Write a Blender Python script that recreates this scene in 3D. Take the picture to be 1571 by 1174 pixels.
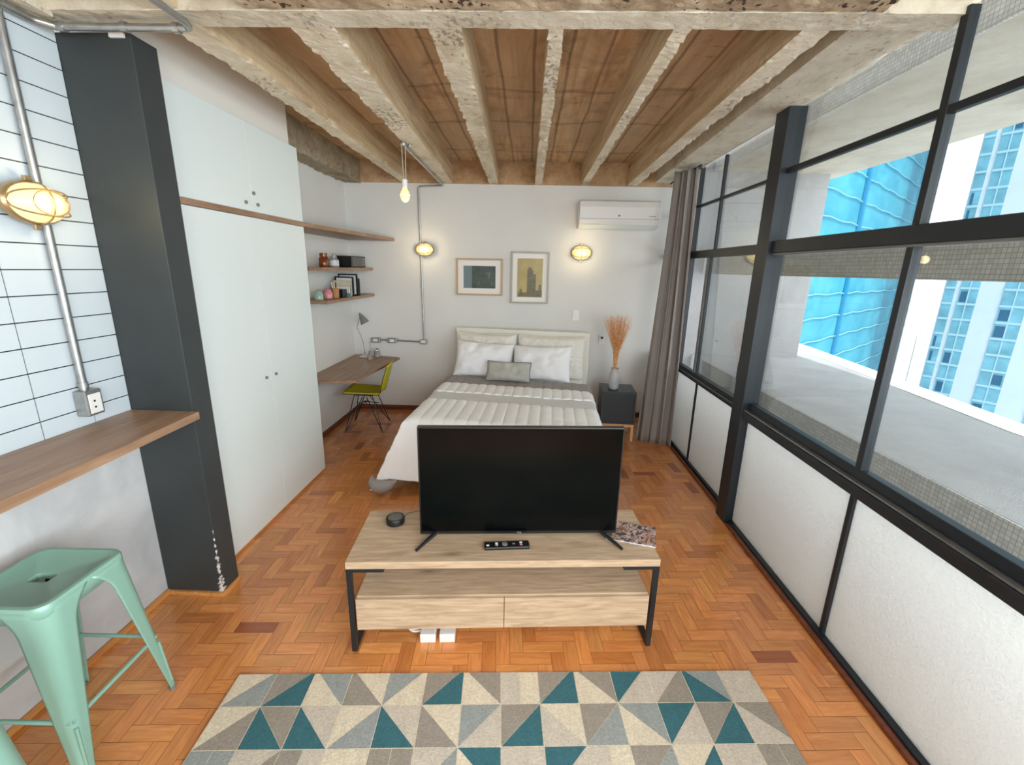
import bpy, bmesh, math, random
from mathutils import Vector, Matrix, noise
random.seed(7)
PI = math.pi
sc = bpy.context.scene
COL = sc.collection
for o in list(bpy.data.objects): bpy.data.objects.remove(o)

# ------------------------------------------------------------------ camera
def rad(a): return math.radians(a)
def make_camera():
    p, y, r = rad(14.4556), rad(-1.7979), rad(-1.2823)
    f = Vector((math.sin(y)*math.cos(p), math.cos(y)*math.cos(p), -math.sin(p)))
    rt = Vector((math.cos(y), -math.sin(y), 0)); dn = f.cross(rt)
    x = math.cos(r)*rt + math.sin(r)*dn
    d = -math.sin(r)*rt + math.cos(r)*dn
    cam = bpy.data.cameras.new('camera'); o = bpy.data.objects.new('camera', cam); COL.objects.link(o)
    m = Matrix((x, -d, -f)).transposed().to_4x4(); m.translation = Vector((0, 0, 1.65))
    o.matrix_world = m
    cam.sensor_fit = 'HORIZONTAL'; cam.sensor_width = 36.0; cam.lens = 676.16/1571*36.0
    cam.clip_start = 0.02; cam.clip_end = 600
    sc.camera = o
make_camera()

# ------------------------------------------------------------------ world, sun, lights, exposure
w = bpy.data.worlds.new('sky'); sc.world = w; w.use_nodes = True
bg = w.node_tree.nodes['Background']
bg.inputs['Color'].default_value = (0.86, 0.94, 1.0, 1); bg.inputs['Strength'].default_value = 2.2
sun = bpy.data.lights.new('sun', 'SUN'); sun.energy = 2.6; sun.angle = rad(1.5); sun.color = (1.0, 0.96, 0.9)
so = bpy.data.objects.new('sun', sun); COL.objects.link(so)
so.rotation_euler = Vector((0.055, -0.62, 1.0)).to_track_quat('Z', 'Y').to_euler()
def area(name, loc, target, sx, sy, power, color=(1, 1, 1)):
    l = bpy.data.lights.new(name, 'AREA'); l.shape = 'RECTANGLE'; l.size = sx; l.size_y = sy; l.energy = power; l.color = color
    o = bpy.data.objects.new(name, l); COL.objects.link(o); o.location = loc
    o.rotation_euler = (Vector(target)-Vector(loc)).to_track_quat('-Z', 'Y').to_euler()
    return o
area('window_side_fill', (1.37, -0.72, 1.62), (-0.6, 0.75, 0.5), 3.1, 1.6, 122, (0.89, 0.965, 1.0))  # added fill light inside the window wall, out of view, brightens the room
area('rear_wall_fill', (-0.1, -2.3, 1.5), (0, 3, 1.75), 2.8, 1.7, 40, (0.95, 0.98, 1.0))  # added fill light before the windowless rear wall, behind the viewer
sc.view_settings.view_transform = 'Standard'; sc.view_settings.look = 'None'
sc.view_settings.gamma = 1; sc.view_settings.use_curve_mapping = False
sc.view_settings.exposure = 0.42
sc.cycles.max_bounces = 9; sc.cycles.diffuse_bounces = 5; sc.cycles.transparent_max_bounces = 12
sc.cycles.glossy_bounces = 3; sc.cycles.transmission_bounces = 4
sc.cycles.sample_clamp_indirect = 6; sc.cycles.use_denoising = True
sc.cycles.caustics_reflective = False; sc.cycles.caustics_refractive = False

# ------------------------------------------------------------------ materials
def srgb(r, g, b):
    f = lambda c: (c/255/12.92) if c/255 <= 0.04045 else ((c/255+0.055)/1.055)**2.4
    return (f(r), f(g), f(b), 1)
class NT:
    def __init__(s, name):
        s.m = bpy.data.materials.new(name); s.m.use_nodes = True; s.t = s.m.node_tree; s.n = s.t.nodes
        s.b = s.n['Principled BSDF']; s.out = s.n['Material Output']
    def new(s, t, **k):
        n = s.n.new(t)
        for a, v in k.items():
            if a.startswith('i_'): n.inputs[a[2:].replace('_', ' ')].default_value = v
            else: setattr(n, a, v)
        return n
    def l(s, a, b): s.t.links.new(a, b)
    def coord(s, kind='Object', scale=(1, 1, 1), loc=(0, 0, 0), rot=(0, 0, 0)):
        c = s.new('ShaderNodeTexCoord'); m = s.new('ShaderNodeMapping')
        m.inputs['Scale'].default_value = scale; m.inputs['Location'].default_value = loc; m.inputs['Rotation'].default_value = rot
        s.l(c.outputs[kind], m.inputs['Vector']); return m.outputs['Vector']
    def noise(s, vec, scale=5, detail=4, rough=0.55, dist=0):
        n = s.new('ShaderNodeTexNoise'); n.inputs['Scale'].default_value = scale; n.inputs['Detail'].default_value = detail
        n.inputs['Roughness'].default_value = rough; n.inputs['Distortion'].default_value = dist
        s.l(vec, n.inputs['Vector']); return n.outputs['Fac']
    def ramp(s, fac, stops):
        r = s.new('ShaderNodeValToRGB'); e = r.color_ramp.elements
        while len(e) < len(stops): e.new(0.5)
        for q, (p, c) in zip(e, stops):
            q.position = p; q.color = c if len(c) == 4 else (*c, 1)
        s.l(fac, r.inputs['Fac']); return r.outputs['Color']
    def mix(s, fac, a, b, mode='MIX'):
        n = s.new('ShaderNodeMix', data_type='RGBA', blend_type=mode)
        for sock, v in ((n.inputs[0], fac), (n.inputs[6], a), (n.inputs[7], b)):
            if hasattr(v, 'is_linked') or hasattr(v, 'links'): s.l(v, sock)
            else: sock.default_value = v
        return n.outputs[2]
    def bump(s, h, strength=0.3, dist=0.01):
        n = s.new('ShaderNodeBump'); n.inputs['Strength'].default_value = strength; n.inputs['Distance'].default_value = dist
        s.l(h, n.inputs['Height']); s.l(n.outputs['Normal'], s.b.inputs['Normal'])
    def set(s, color=None, rough=None, metal=None, **k):
        if color is not None:
            if hasattr(color, 'links'): s.l(color, s.b.inputs['Base Color'])
            else: s.b.inputs['Base Color'].default_value = color
        if rough is not None: s.b.inputs['Roughness'].default_value = rough
        if metal is not None: s.b.inputs['Metallic'].default_value = metal
        for a, v in k.items(): s.b.inputs[a.replace('_', ' ')].default_value = v
        return s.m
def simple(name, c, rough=0.5, metal=0.0, var=0.06, scale=6, bump=0.0, bscale=60, **k):
    t = NT(name); v = t.coord()
    n = t.noise(v, scale, 4)
    d = tuple(x*(1-var) for x in c[:3])+(1,); e = tuple(min(1, x*(1+var)) for x in c[:3])+(1,)
    if bump: t.bump(t.noise(v, bscale, 4), bump, 0.004)
    return t.set(t.ramp(n, [(0.3, d), (0.7, e)]), rough, metal, **k)
def wood(name, c1, c2, axis='X', scale=1.0, rough=0.45, knots=False):
    t = NT(name); s = {'X': (1.2, 14, 14), 'Y': (14, 1.2, 14), 'Z': (14, 14, 1.2)}[axis]
    s = tuple(a*scale for a in s)
    v = t.coord('Object', s); g = t.noise(v, 2.2, 6, 0.6, 0.6)
    c = t.ramp(g, [(0.28, c1), (0.72, c2)])
    if knots:
        v2 = t.coord('Object', tuple(a*b for a, b in zip((2.6, 8, 8), (1, 1, 1))))
        vo = t.new('ShaderNodeTexVoronoi'); vo.inputs['Scale'].default_value = 1.0; t.l(v2, vo.inputs['Vector'])
        k = t.ramp(vo.outputs['Distance'], [(0.03, (0.8, 0.8, 0.8)), (0.10, (0.35, 0.35, 0.35)), (0.2, (0, 0, 0))])
        c = t.mix(k, c, tuple(x*0.55 for x in c1[:3])+(1,))
    t.bump(g, 0.12, 0.002)
    return t.set(c, rough)
def emit(name, c, strength):
    t = NT(name); t.set((0.8, 0.7, 0.4, 1), 0.3); t.b.inputs['Emission Color'].default_value = c; t.b.inputs['Emission Strength'].default_value = strength
    return t.m

M = {}
M['white_plaster'] = simple('white_plaster', srgb(222, 221, 217), 0.75, var=0.025, scale=2.0, bump=0.12, bscale=90)
M['bulkhead'] = simple('bulkhead_plaster', srgb(226, 221, 214), 0.75, var=0.02, scale=2.0)
M['laminate_white'] = simple('laminate_white', srgb(222, 230, 229), 0.42, var=0.012, scale=1.2)
M['tile'] = simple('white_tile', srgb(206, 217, 224), 0.22, var=0.02, scale=3)
M['grout'] = simple('dark_grout', srgb(52, 56, 60), 0.9)
M['column_paint'] = simple('dark_grey_paint', srgb(50, 55, 56), 0.5, var=0.06, scale=3, bump=0.08, bscale=50)
M['black_metal'] = simple('black_metal', srgb(27, 29, 31), 0.42, 0.0, var=0.1, scale=3)
M['window_metal'] = simple('window_metal', srgb(24, 32, 39), 0.45, 0.0, var=0.1, scale=3)
M['galvanized'] = simple('galvanized_steel', srgb(170, 170, 168), 0.38, 0.85, var=0.15, scale=25)
M['chrome'] = simple('chrome', srgb(210, 210, 210), 0.15, 1.0, var=0.03)
M['walnut'] = wood('walnut_laminate', srgb(128, 96, 72), srgb(172, 138, 110), 'Y', 1.0, 0.42)
M['walnut_edge'] = wood('walnut_edge', srgb(176, 132, 96), srgb(204, 162, 124), 'Y', 1.0, 0.45)
M['oak'] = wood('light_oak', srgb(158, 132, 106), srgb(206, 180, 150), 'X', 2.4, 0.5, knots=True)
M['pine'] = wood('pine_wood', srgb(205, 150, 95), srgb(232, 185, 130), 'Z', 1.5, 0.5)
M['trim_wood'] = wood('trim_wood', srgb(176, 112, 58), srgb(216, 156, 92), 'Y', 1.0, 0.4)
M['trim_dark'] = wood('trim_dark_wood', srgb(84, 42, 26), srgb(124, 66, 40), 'X', 1.0, 0.4)
M['mint'] = simple('mint_paint', srgb(138, 180, 164), 0.36, 0.1, var=0.04, scale=4)
M['mint_inside'] = simple('mint_inside', srgb(70, 110, 100), 0.5, 0.1)
M['rubber'] = simple('black_rubber', srgb(30, 30, 30), 0.8)
M['navy'] = simple('navy_lacquer', srgb(12, 20, 26), 0.45, var=0.05)
M['navy_edge'] = simple('navy_top_lacquer', srgb(26, 36, 42), 0.4, var=0.05)
M['plastic_white'] = simple('white_plastic', srgb(232, 230, 226), 0.35, var=0.01)
M['plastic_grey'] = simple('grey_plastic', srgb(120, 120, 118), 0.4)
M['black_plastic'] = simple('black_plastic', srgb(16, 16, 17), 0.4)
M['screen'] = simple('tv_screen', srgb(3, 6, 6), 0.16, var=0.05, scale=2, Specular_IOR_Level=0.14)
M['ceramic'] = simple('grey_ceramic', srgb(176, 178, 178), 0.45, var=0.12, scale=18, bump=0.3, bscale=40)
M['straw'] = simple('dry_straw', srgb(226, 172, 118), 0.8, var=0.3, scale=40)
M['headboard'] = simple('cream_headboard', srgb(232, 230, 218), 0.5, var=0.02)
M['sheet'] = simple('white_sheet', srgb(238, 238, 238), 0.9, var=0.02, bump=0.15, bscale=30)
M['pillow_white'] = simple('pillow_white', srgb(240, 240, 242), 0.9, var=0.02, bump=0.4, bscale=14)
M['pillow_grey'] = simple('pillow_grey', srgb(182, 180, 172), 0.9, var=0.06, scale=40, bump=0.2)
M['pillow_piping'] = simple('pillow_piping', srgb(120, 120, 116), 0.9)
M['cream_cloth'] = simple('cream_cloth', srgb(230, 227, 218), 0.9, var=0.06, scale=30, bump=0.3, bscale=50)
M['quilt_white'] = simple('quilt_white', srgb(251, 252, 252), 0.9, var=0.02, scale=20, bump=0.25, bscale=45)
M['quilt_light'] = simple('quilt_light_grey', srgb(222, 223, 222), 0.9, var=0.04, scale=20, bump=0.25, bscale=70)
M['quilt_grey'] = simple('quilt_grey', srgb(158, 154, 153), 0.9, var=0.05, scale=20, bump=0.25, bscale=45)
M['curtain'] = simple('grey_curtain', srgb(150, 143, 138), 0.85, var=0.05, scale=4, bump=0.15, bscale=200)
M['yellow'] = simple('yellow_vinyl', srgb(196, 186, 20), 0.5, var=0.06, scale=8)
M['amber'] = simple('amber_glass', srgb(120, 56, 18), 0.15, var=0.2, scale=20)
M['mint_glass'] = simple('mint_glass', srgb(150, 178, 160), 0.2, var=0.15, scale=20)
M['pink_glass'] = simple('pink_glass', srgb(214, 140, 146), 0.2, var=0.15, scale=20)
M['grey_glass'] = simple('grey_glass', srgb(158, 160, 154), 0.2, var=0.15, scale=20)
M['cork'] = simple('tan_card', srgb(172, 128, 82), 0.8)
M['book_beige'] = simple('book_beige', srgb(198, 186, 162), 0.7, var=0.15, scale=22)
M['book_teal'] = simple('book_teal', srgb(60, 140, 156), 0.6)
M['book_white'] = simple('book_white', srgb(218, 220, 218), 0.6, var=0.1, scale=30)
M['radio_face'] = simple('radio_face', srgb(96, 96, 92), 0.5, var=0.2, scale=60)
M['frame_wood'] = simple('frame_wood', srgb(190, 158, 120), 0.5)
M['frame_silver'] = simple('frame_silver', srgb(168, 162, 148), 0.4)
M['mat_board'] = simple('mat_board', srgb(236, 232, 226), 0.5, var=0.01)
M['lamp_gold'] = simple('lamp_gold', srgb(176, 150, 112), 0.35, 0.7, var=0.15, scale=20)
M['lamp_glass'] = emit('lamp_glass', (1.0, 0.74, 0.24, 1), 0.5)
M['lamp_hot'] = emit('lamp_bulb_glow', (1.0, 0.93, 0.70, 1), 3.0)
M['bulb'] = emit('bulb_glass', (1.0, 0.58, 0.12, 1), 1.1)
M['filament'] = emit('bulb_filament', (1.0, 0.85, 0.5, 1), 6.0)
M['cord'] = simple('clear_cord', srgb(196, 186, 168), 0.4)
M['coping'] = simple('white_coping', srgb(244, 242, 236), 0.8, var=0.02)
M['red_roof'] = simple('red_roof', srgb(196, 140, 118), 0.8)

def parquet():
    t = NT('parquet'); uv = t.new('ShaderNodeUVMap'); mp = t.new('ShaderNodeMapping'); mp.inputs['Scale'].default_value = (7, 55, 1)
    t.l(uv.outputs['UV'], mp.inputs['Vector']); g = t.noise(mp.outputs['Vector'], 1.0, 6, 0.6, 0.8)
    at = t.new('ShaderNodeVertexColor', layer_name='tint')
    base = t.mix(g, srgb(166, 92, 42), srgb(234, 166, 98))
    c = t.mix(1.0, base, at.outputs['Color'], 'MULTIPLY')
    t.bump(g, 0.08, 0.002)
    t.b.inputs['Coat Weight'].default_value = 0.6; t.b.inputs['Coat Roughness'].default_value = 0.18
    return t.set(c, 0.34)
M['parquet'] = parquet()
M['parquet_gap'] = simple('parquet_gap', srgb(120, 70, 38), 0.7)

def formwork():   # underside of slab: board-marked, warm brown stained concrete
    t = NT('formwork_concrete'); v = t.coord('Object', (9, 0.7, 4)); g = t.noise(v, 2.0, 8, 0.65, 0.7)
    c = t.ramp(g, [(0.25, srgb(158, 120, 84)), (0.42, srgb(200, 160, 116)), (0.56, srgb(222, 188, 146)), (0.75, srgb(234, 210, 176))])
    v2 = t.coord('Object'); s = t.noise(v2, 2.6, 5, 0.6, 1.2)
    c = t.mix(t.ramp(s, [(0.50, (0, 0, 0)), (0.70, (0.65, 0.65, 0.65))]), c, srgb(118, 88, 62))
    s2 = t.noise(t.coord('Object', (1.3, 0.5, 1), (3, 1, 0)), 1.6, 4, 0.6, 0.5)
    c = t.mix(t.ramp(s2, [(0.32, (0, 0, 0)), (0.56, (0.75, 0.75, 0.75))]), c, srgb(188, 164, 134))
    s3 = t.noise(t.coord('Object', (1, 1.6, 1), (7, 4, 0)), 5.0, 6, 0.7, 2.0)
    c = t.mix(t.ramp(s3, [(0.60, (0, 0, 0)), (0.68, (0.6, 0.6, 0.6))]), c, srgb(92, 66, 46))
    w1 = t.new('ShaderNodeTexWave', wave_type='BANDS', bands_direction='X'); w1.inputs['Scale'].default_value = 1.7; w1.inputs['Distortion'].default_value = 0.6; w1.inputs['Detail'].default_value = 3
    t.l(v2, w1.inputs['Vector'])
    ln = t.ramp(w1.outputs['Fac'], [(0.0, (0.6, 0.6, 0.6)), (0.035, (0, 0, 0))])
    c = t.mix(ln, c, srgb(96, 66, 44))
    w2 = t.new('ShaderNodeTexWave', wave_type='BANDS', bands_direction='Y'); w2.inputs['Scale'].default_value = 0.42; w2.inputs['Distortion'].default_value = 2.5; w2.inputs['Detail'].default_value = 4; w2.inputs['Detail Scale'].default_value = 3
    t.l(v2, w2.inputs['Vector'])
    c = t.mix(t.ramp(w2.outputs['Fac'], [(0.0, (0.35, 0.35, 0.35)), (0.02, (0, 0, 0))]), c, srgb(84, 56, 36))
    t.bump(g, 0.6, 0.01)
    return t.set(c, 0.85)
M['formwork'] = formwork()
def rawconcrete(name, lo, mid, hi, side=None, pit=0.5):
    t = NT(name); v = t.coord('Object', (1, 0.6, 1)); g = t.noise(v, 7, 8, 0.65, 0.3)
    c = t.ramp(g, [(0.28, lo), (0.48, mid), (0.68, hi)])
    v2 = t.coord('Object', (1, 0.7, 1)); n = t.noise(v2, 46, 3, 0.5); big = t.noise(v2, 2.3, 3)
    m = t.new('ShaderNodeMath', operation='MULTIPLY'); t.l(n, m.inputs[0]); t.l(big, m.inputs[1])
    pm = t.ramp(m.outputs[0], [(0.325, (0, 0, 0)), (0.36, (pit, pit, pit))])
    c = t.mix(pm, c, srgb(66, 48, 34))
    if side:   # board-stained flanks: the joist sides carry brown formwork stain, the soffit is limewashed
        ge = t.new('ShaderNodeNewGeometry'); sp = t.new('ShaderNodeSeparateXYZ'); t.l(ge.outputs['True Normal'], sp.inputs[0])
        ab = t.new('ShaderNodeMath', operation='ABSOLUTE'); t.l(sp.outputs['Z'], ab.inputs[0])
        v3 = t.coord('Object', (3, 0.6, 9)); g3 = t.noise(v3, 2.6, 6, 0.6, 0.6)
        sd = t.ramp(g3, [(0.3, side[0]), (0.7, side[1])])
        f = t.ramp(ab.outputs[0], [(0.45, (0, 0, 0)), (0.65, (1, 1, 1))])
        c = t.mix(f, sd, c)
    h = t.noise(v2, 28, 6, 0.7); t.bump(h, 0.7, 0.012)
    return t.set(c, 0.9)
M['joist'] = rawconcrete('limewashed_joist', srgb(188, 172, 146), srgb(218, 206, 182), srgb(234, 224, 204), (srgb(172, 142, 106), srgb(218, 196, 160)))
M['beam'] = rawconcrete('limewashed_beam', srgb(184, 170, 146), srgb(208, 198, 178), srgb(222, 214, 196), pit=0.35)
M['end_beam'] = rawconcrete('stained_end_beam', srgb(150, 118, 84), srgb(184, 150, 112), srgb(204, 174, 138), pit=0.3)
M['grey_beam'] = rawconcrete('grey_edge_beam', srgb(120, 106, 88), srgb(158, 144, 120), srgb(176, 162, 138), pit=0.4)
M['aggregate'] = rawconcrete('exposed_aggregate', srgb(120, 96, 74), srgb(168, 146, 118), srgb(210, 192, 164), pit=1.0)
def cement():
    t = NT('burnt_cement'); v = t.coord(); g = t.noise(v, 3.0, 8, 0.6, 0.6)
    c = t.ramp(g, [(0.3, srgb(180, 182, 184)), (0.6, srgb(208, 209, 210)), (0.8, srgb(216, 216, 216))])
    t.bump(t.noise(v, 30, 5), 0.15, 0.004); return t.set(c, 0.55)
M['cement'] = cement()
def stucco(name, a, b, sc_=60, st=0.6):
    t = NT(name); v = t.coord(); g = t.noise(v, sc_, 6, 0.7); t.bump(g, st, 0.01)
    return t.set(t.ramp(t.noise(v, 2.5, 6, 0.7), [(0.3, a), (0.7, b)]), 0.9)
M['stucco'] = stucco('grey_stucco', srgb(176, 174, 174), srgb(196, 194, 194), 90, 0.9)
M['soffit'] = stucco('beige_soffit', srgb(184, 172, 154), srgb(212, 202, 186), 30)
def mosaic(name='glass_mosaic', a=srgb(190, 192, 190), b=srgb(212, 213, 210)):
    t = NT(name); v = t.coord('Object', (1, 1, 1), rot=(0, rad(90), 0))
    br = t.new('ShaderNodeTexBrick'); br.offset = 0.0; br.inputs['Scale'].default_value = 1.0
    br.inputs['Brick Width'].default_value = 0.022; br.inputs['Row Height'].default_value = 0.022; br.inputs['Mortar Size'].default_value = 0.0016
    br.inputs['Color1'].default_value = a; br.inputs['Color2'].default_value = b; br.inputs['Mortar'].default_value = srgb(160, 160, 157)
    t.l(v, br.inputs['Vector']); return t.set(br.outputs['Color'], 0.6)
M['mosaic'] = mosaic()
def glass(name, tint=(1, 1, 1, 1), refl=0.05):
    t = NT(name); tr = t.new('ShaderNodeBsdfTransparent'); tr.inputs[0].default_value = tint
    gl = t.new('ShaderNodeBsdfGlossy'); gl.inputs['Roughness'].default_value = 0.02
    lw = t.new('ShaderNodeLayerWeight'); lw.inputs['Blend'].default_value = 0.12
    m = t.new('ShaderNodeMath', operation='MULTIPLY_ADD'); t.l(lw.outputs['Fresnel'], m.inputs[0]); m.inputs[1].default_value = 0.45; m.inputs[2].default_value = refl*0.4
    mx = t.new('ShaderNodeMixShader'); t.l(m.outputs[0], mx.inputs[0]); t.l(tr.outputs[0], mx.inputs[1]); t.l(gl.outputs[0], mx.inputs[2])
    t.l(mx.outputs[0], t.out.inputs['Surface']); return t.m
M['glass'] = glass('window_glass', (0.96, 0.98, 0.98, 1))
def frosted():
    t = NT('textured_frosted_glass'); v = t.coord(); h = t.noise(v, 85, 2, 0.5, 0.2)
    bp = t.new('ShaderNodeBump'); bp.inputs['Strength'].default_value = 0.7; bp.inputs['Distance'].default_value = 0.012; t.l(h, bp.inputs['Height'])
    tr = t.new('ShaderNodeBsdfTranslucent'); tr.inputs[0].default_value = (0.97, 0.96, 0.94, 1)
    df = t.new('ShaderNodeBsdfDiffuse'); df.inputs[0].default_value = (0.80, 0.81, 0.80, 1)
    gl = t.new('ShaderNodeBsdfGlossy'); gl.inputs['Roughness'].default_value = 0.3
    for n in (df, gl, tr): t.l(bp.outputs['Normal'], n.inputs['Normal'])
    m1 = t.new('ShaderNodeMixShader'); m1.inputs[0].default_value = 0.30; t.l(tr.outputs[0], m1.inputs[1]); t.l(df.outputs[0], m1.inputs[2])
    m2 = t.new('ShaderNodeMixShader'); m2.inputs[0].default_value = 0.05; t.l(m1.outputs[0], m2.inputs[1]); t.l(gl.outputs[0], m2.inputs[2])
    t.l(m2.outputs[0], t.out.inputs['Surface']); return t.m
M['frosted'] = frosted()
def rugmat(name, c):
    t = NT(name); v = t.coord('Object', (1, 1, 1)); n = t.noise(v, 130, 3, 0.7); b = t.noise(t.coord('Object', (9, 2.2, 1)), 3, 5, 0.6, 0.5)
    x = t.ramp(n, [(0.3, tuple(q*0.78 for q in c[:3])+(1,)), (0.7, tuple(min(1, q*1.16) for q in c[:3])+(1,))])
    x = t.mix(t.ramp(b, [(0.45, (0, 0, 0)), (0.8, (0.35, 0.35, 0.35))]), x, tuple(q*0.6 for q in c[:3])+(1,))
    t.bump(n, 0.5, 0.004); return t.set(x, 0.95)
RUG = {'T': rugmat('rug_teal', srgb(54, 102, 110)), 'B': rugmat('rug_cream', srgb(214, 200, 176)), 'L': rugmat('rug_taupe', srgb(196, 184, 168)),
       'G': rugmat('rug_grey', srgb(150, 140, 128)), 'S': rugmat('rug_blue_grey', srgb(148, 152, 148))}

# ------------------------------------------------------------------ geometry helpers
class MB:
    def __init__(s, smooth=False): s.v = []; s.f = []; s.mi = []; s.smooth = smooth; s.mat = 0
    def face(s, pts, mi=None):
        b = len(s.v); s.v += [tuple(p) for p in pts]; s.f.append(list(range(b, b+len(pts)))); s.mi.append(s.mat if mi is None else mi)
    def prism(s, poly, z0, z1, mi=None):
        n = len(poly); b = len(s.v)
        s.v += [(x, y, z0) for x, y in poly]+[(x, y, z1) for x, y in poly]
        F = [list(range(b+n-1, b-1, -1)), list(range(b+n, b+2*n))]+[[b+i, b+(i+1) % n, b+n+(i+1) % n, b+n+i] for i in range(n)]
        s.f += F; s.mi += [s.mat if mi is None else mi]*len(F); return s
    def box(s, x0, x1, y0, y1, z0, z1, mi=None):
        return s.prism([(x0, y0), (x1, y0), (x1, y1), (x0, y1)], z0, z1, mi)
    def tube(s, pts, r, seg=10, caps=True, closed=False):
        pts = [Vector(p) for p in pts]; n = len(pts); rs = r if isinstance(r, (list, tuple)) else [r]*n
        rings = []; up = None
        for i, p in enumerate(pts):
            if closed: d = pts[(i+1) % n]-pts[i-1]
            else: d = pts[min(i+1, n-1)]-pts[max(i-1, 0)]
            if d.length < 1e-9: d = Vector((0, 0, 1))
            d.normalize()
            if up is None:
                up = Vector((0, 0, 1)) if abs(d.z) < 0.9 else Vector((1, 0, 0))
            a = (up-d*up.dot(d)).normalized(); up = a; b = d.cross(a)
            base = len(s.v)
            for k in range(seg):
                t = 2*PI*k/seg; s.v.append(tuple(p+(a*math.cos(t)+b*math.sin(t))*rs[i]))
            rings.append(base)
        m = n if closed else n-1
        for i in range(m):
            A, B = rings[i], rings[(i+1) % n]
            for k in range(seg):
                s.f.append([A+k, A+(k+1) % seg, B+(k+1) % seg, B+k]); s.mi.append(s.mat)
        if caps and not closed:
            s.f.append([rings[0]+k for k in range(seg)][::-1]); s.mi.append(s.mat)
            s.f.append([rings[-1]+k for k in range(seg)]); s.mi.append(s.mat)
        return s
    def lathe(s, prof, c=(0, 0, 0), seg=24, axis='Z', sx=1, sy=1):
        rings = []
        for r, h in prof:
            b = len(s.v)
            for k in range(seg):
                t = 2*PI*k/seg; x, y = r*math.cos(t)*sx, r*math.sin(t)*sy
                q = (x, y, h) if axis == 'Z' else ((x, -h, y) if axis == 'Y' else (h, x, y))
                s.v.append((c[0]+q[0], c[1]+q[1], c[2]+q[2]))
            rings.append(b)
        for A, B in zip(rings, rings[1:]):
            for k in range(seg): s.f.append([A+k, A+(k+1) % seg, B+(k+1) % seg, B+k]); s.mi.append(s.mat)
        for R_, rev in ((rings[0], True), (rings[-1], False)):
            q = [R_+k for k in range(seg)]; s.f.append(q[::-1] if rev else q); s.mi.append(s.mat)
        return s
    def grid(s, fn, nu, nv, mif=None):
        b = len(s.v)
        for j in range(nv+1):
            for i in range(nu+1): s.v.append(tuple(fn(i/nu, j/nv)))
        for j in range(nv):
            for i in range(nu):
                s.f.append([b+j*(nu+1)+i, b+j*(nu+1)+i+1, b+(j+1)*(nu+1)+i+1, b+(j+1)*(nu+1)+i])
                s.mi.append(mif(i/nu, j/nv) if mif else s.mat)
        return s
def build(name, mb, mats, parent=None, bevel=0, smooth=None, weld=True, solid=0):
    me = bpy.data.meshes.new(name); me.from_pydata(mb.v, [], mb.f)
    ms = mats if isinstance(mats, (list, tuple)) else [mats]
    for m in ms: me.materials.append(M[m] if isinstance(m, str) else m)
    for p, i in zip(me.polygons, mb.mi): p.material_index = i
    bm = bmesh.new(); bm.from_mesh(me)
    if weld: bmesh.ops.remove_doubles(bm, verts=bm.verts, dist=1e-6)
    bmesh.ops.recalc_face_normals(bm, faces=bm.faces); bm.to_mesh(me); bm.free()
    o = bpy.data.objects.new(name, me); COL.objects.link(o)
    if parent: o.parent = parent
    sm = mb.smooth if smooth is None else smooth
    if sm:
        for p in me.polygons: p.use_smooth = True
        try: me.set_sharp_from_angle(angle=rad(42))
        except Exception: pass
    if solid:
        q = o.modifiers.new('thickness', 'SOLIDIFY'); q.thickness = solid; q.offset = 0
    if bevel:
        q = o.modifiers.new('bevel', 'BEVEL'); q.width = bevel; q.segments = 2; q.limit_method = 'ANGLE'; q.angle_limit = rad(40)
    return o
def tag(o, label=None, cat=None, group=None, kind=None):
    if label: o['label'] = label
    if cat: o['category'] = cat
    if group: o['group'] = group
    if kind: o['kind'] = kind
    return o
def thing(name, label, cat, loc=(0, 0, 0), rz=0, group=None, kind=None):
    o = bpy.data.objects.new(name, None); o.empty_display_size = 0.1; COL.objects.link(o)
    o.location = loc; o.rotation_euler = (0, 0, rz)
    return tag(o, label, cat, group, kind)
def struct(name, mb, mats, label=None, parent=None, **k):
    o = build(name, mb, mats, parent, **k)
    if not parent: tag(o, label, None, None, 'structure')
    return o
def dup(root, loc, rz=None, label=None):
    r = root.copy(); COL.objects.link(r); r.location = loc
    if rz is not None: r.rotation_euler = (0, 0, rz)
    if label: r['label'] = label
    for ch in list(root.children):
        c = ch.copy(); COL.objects.link(c); c.parent = r
        for g in list(ch.children):
            d = g.copy(); COL.objects.link(d); d.parent = c
    return r
def clip(poly, x0, x1, y0, y1):
    def cut(P, f, inter):
        out = []
        for i in range(len(P)):
            a, b = P[i-1], P[i]
            if f(b):
                if not f(a): out.append(inter(a, b))
                out.append(b)
            elif f(a): out.append(inter(a, b))
        return out
    def ix(c): return lambda a, b: (c, a[1]+(b[1]-a[1])*(c-a[0])/(b[0]-a[0]))
    def iy(c): return lambda a, b: (a[0]+(b[0]-a[0])*(c-a[1])/(b[1]-a[1]), c)
    for f, it in ((lambda p: p[0] >= x0, ix(x0)), (lambda p: p[0] <= x1, ix(x1)), (lambda p: p[1] >= y0, iy(y0)), (lambda p: p[1] <= y1, iy(y1))):
        if not poly: return poly
        poly = cut(poly, f, it)
    return poly
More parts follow.
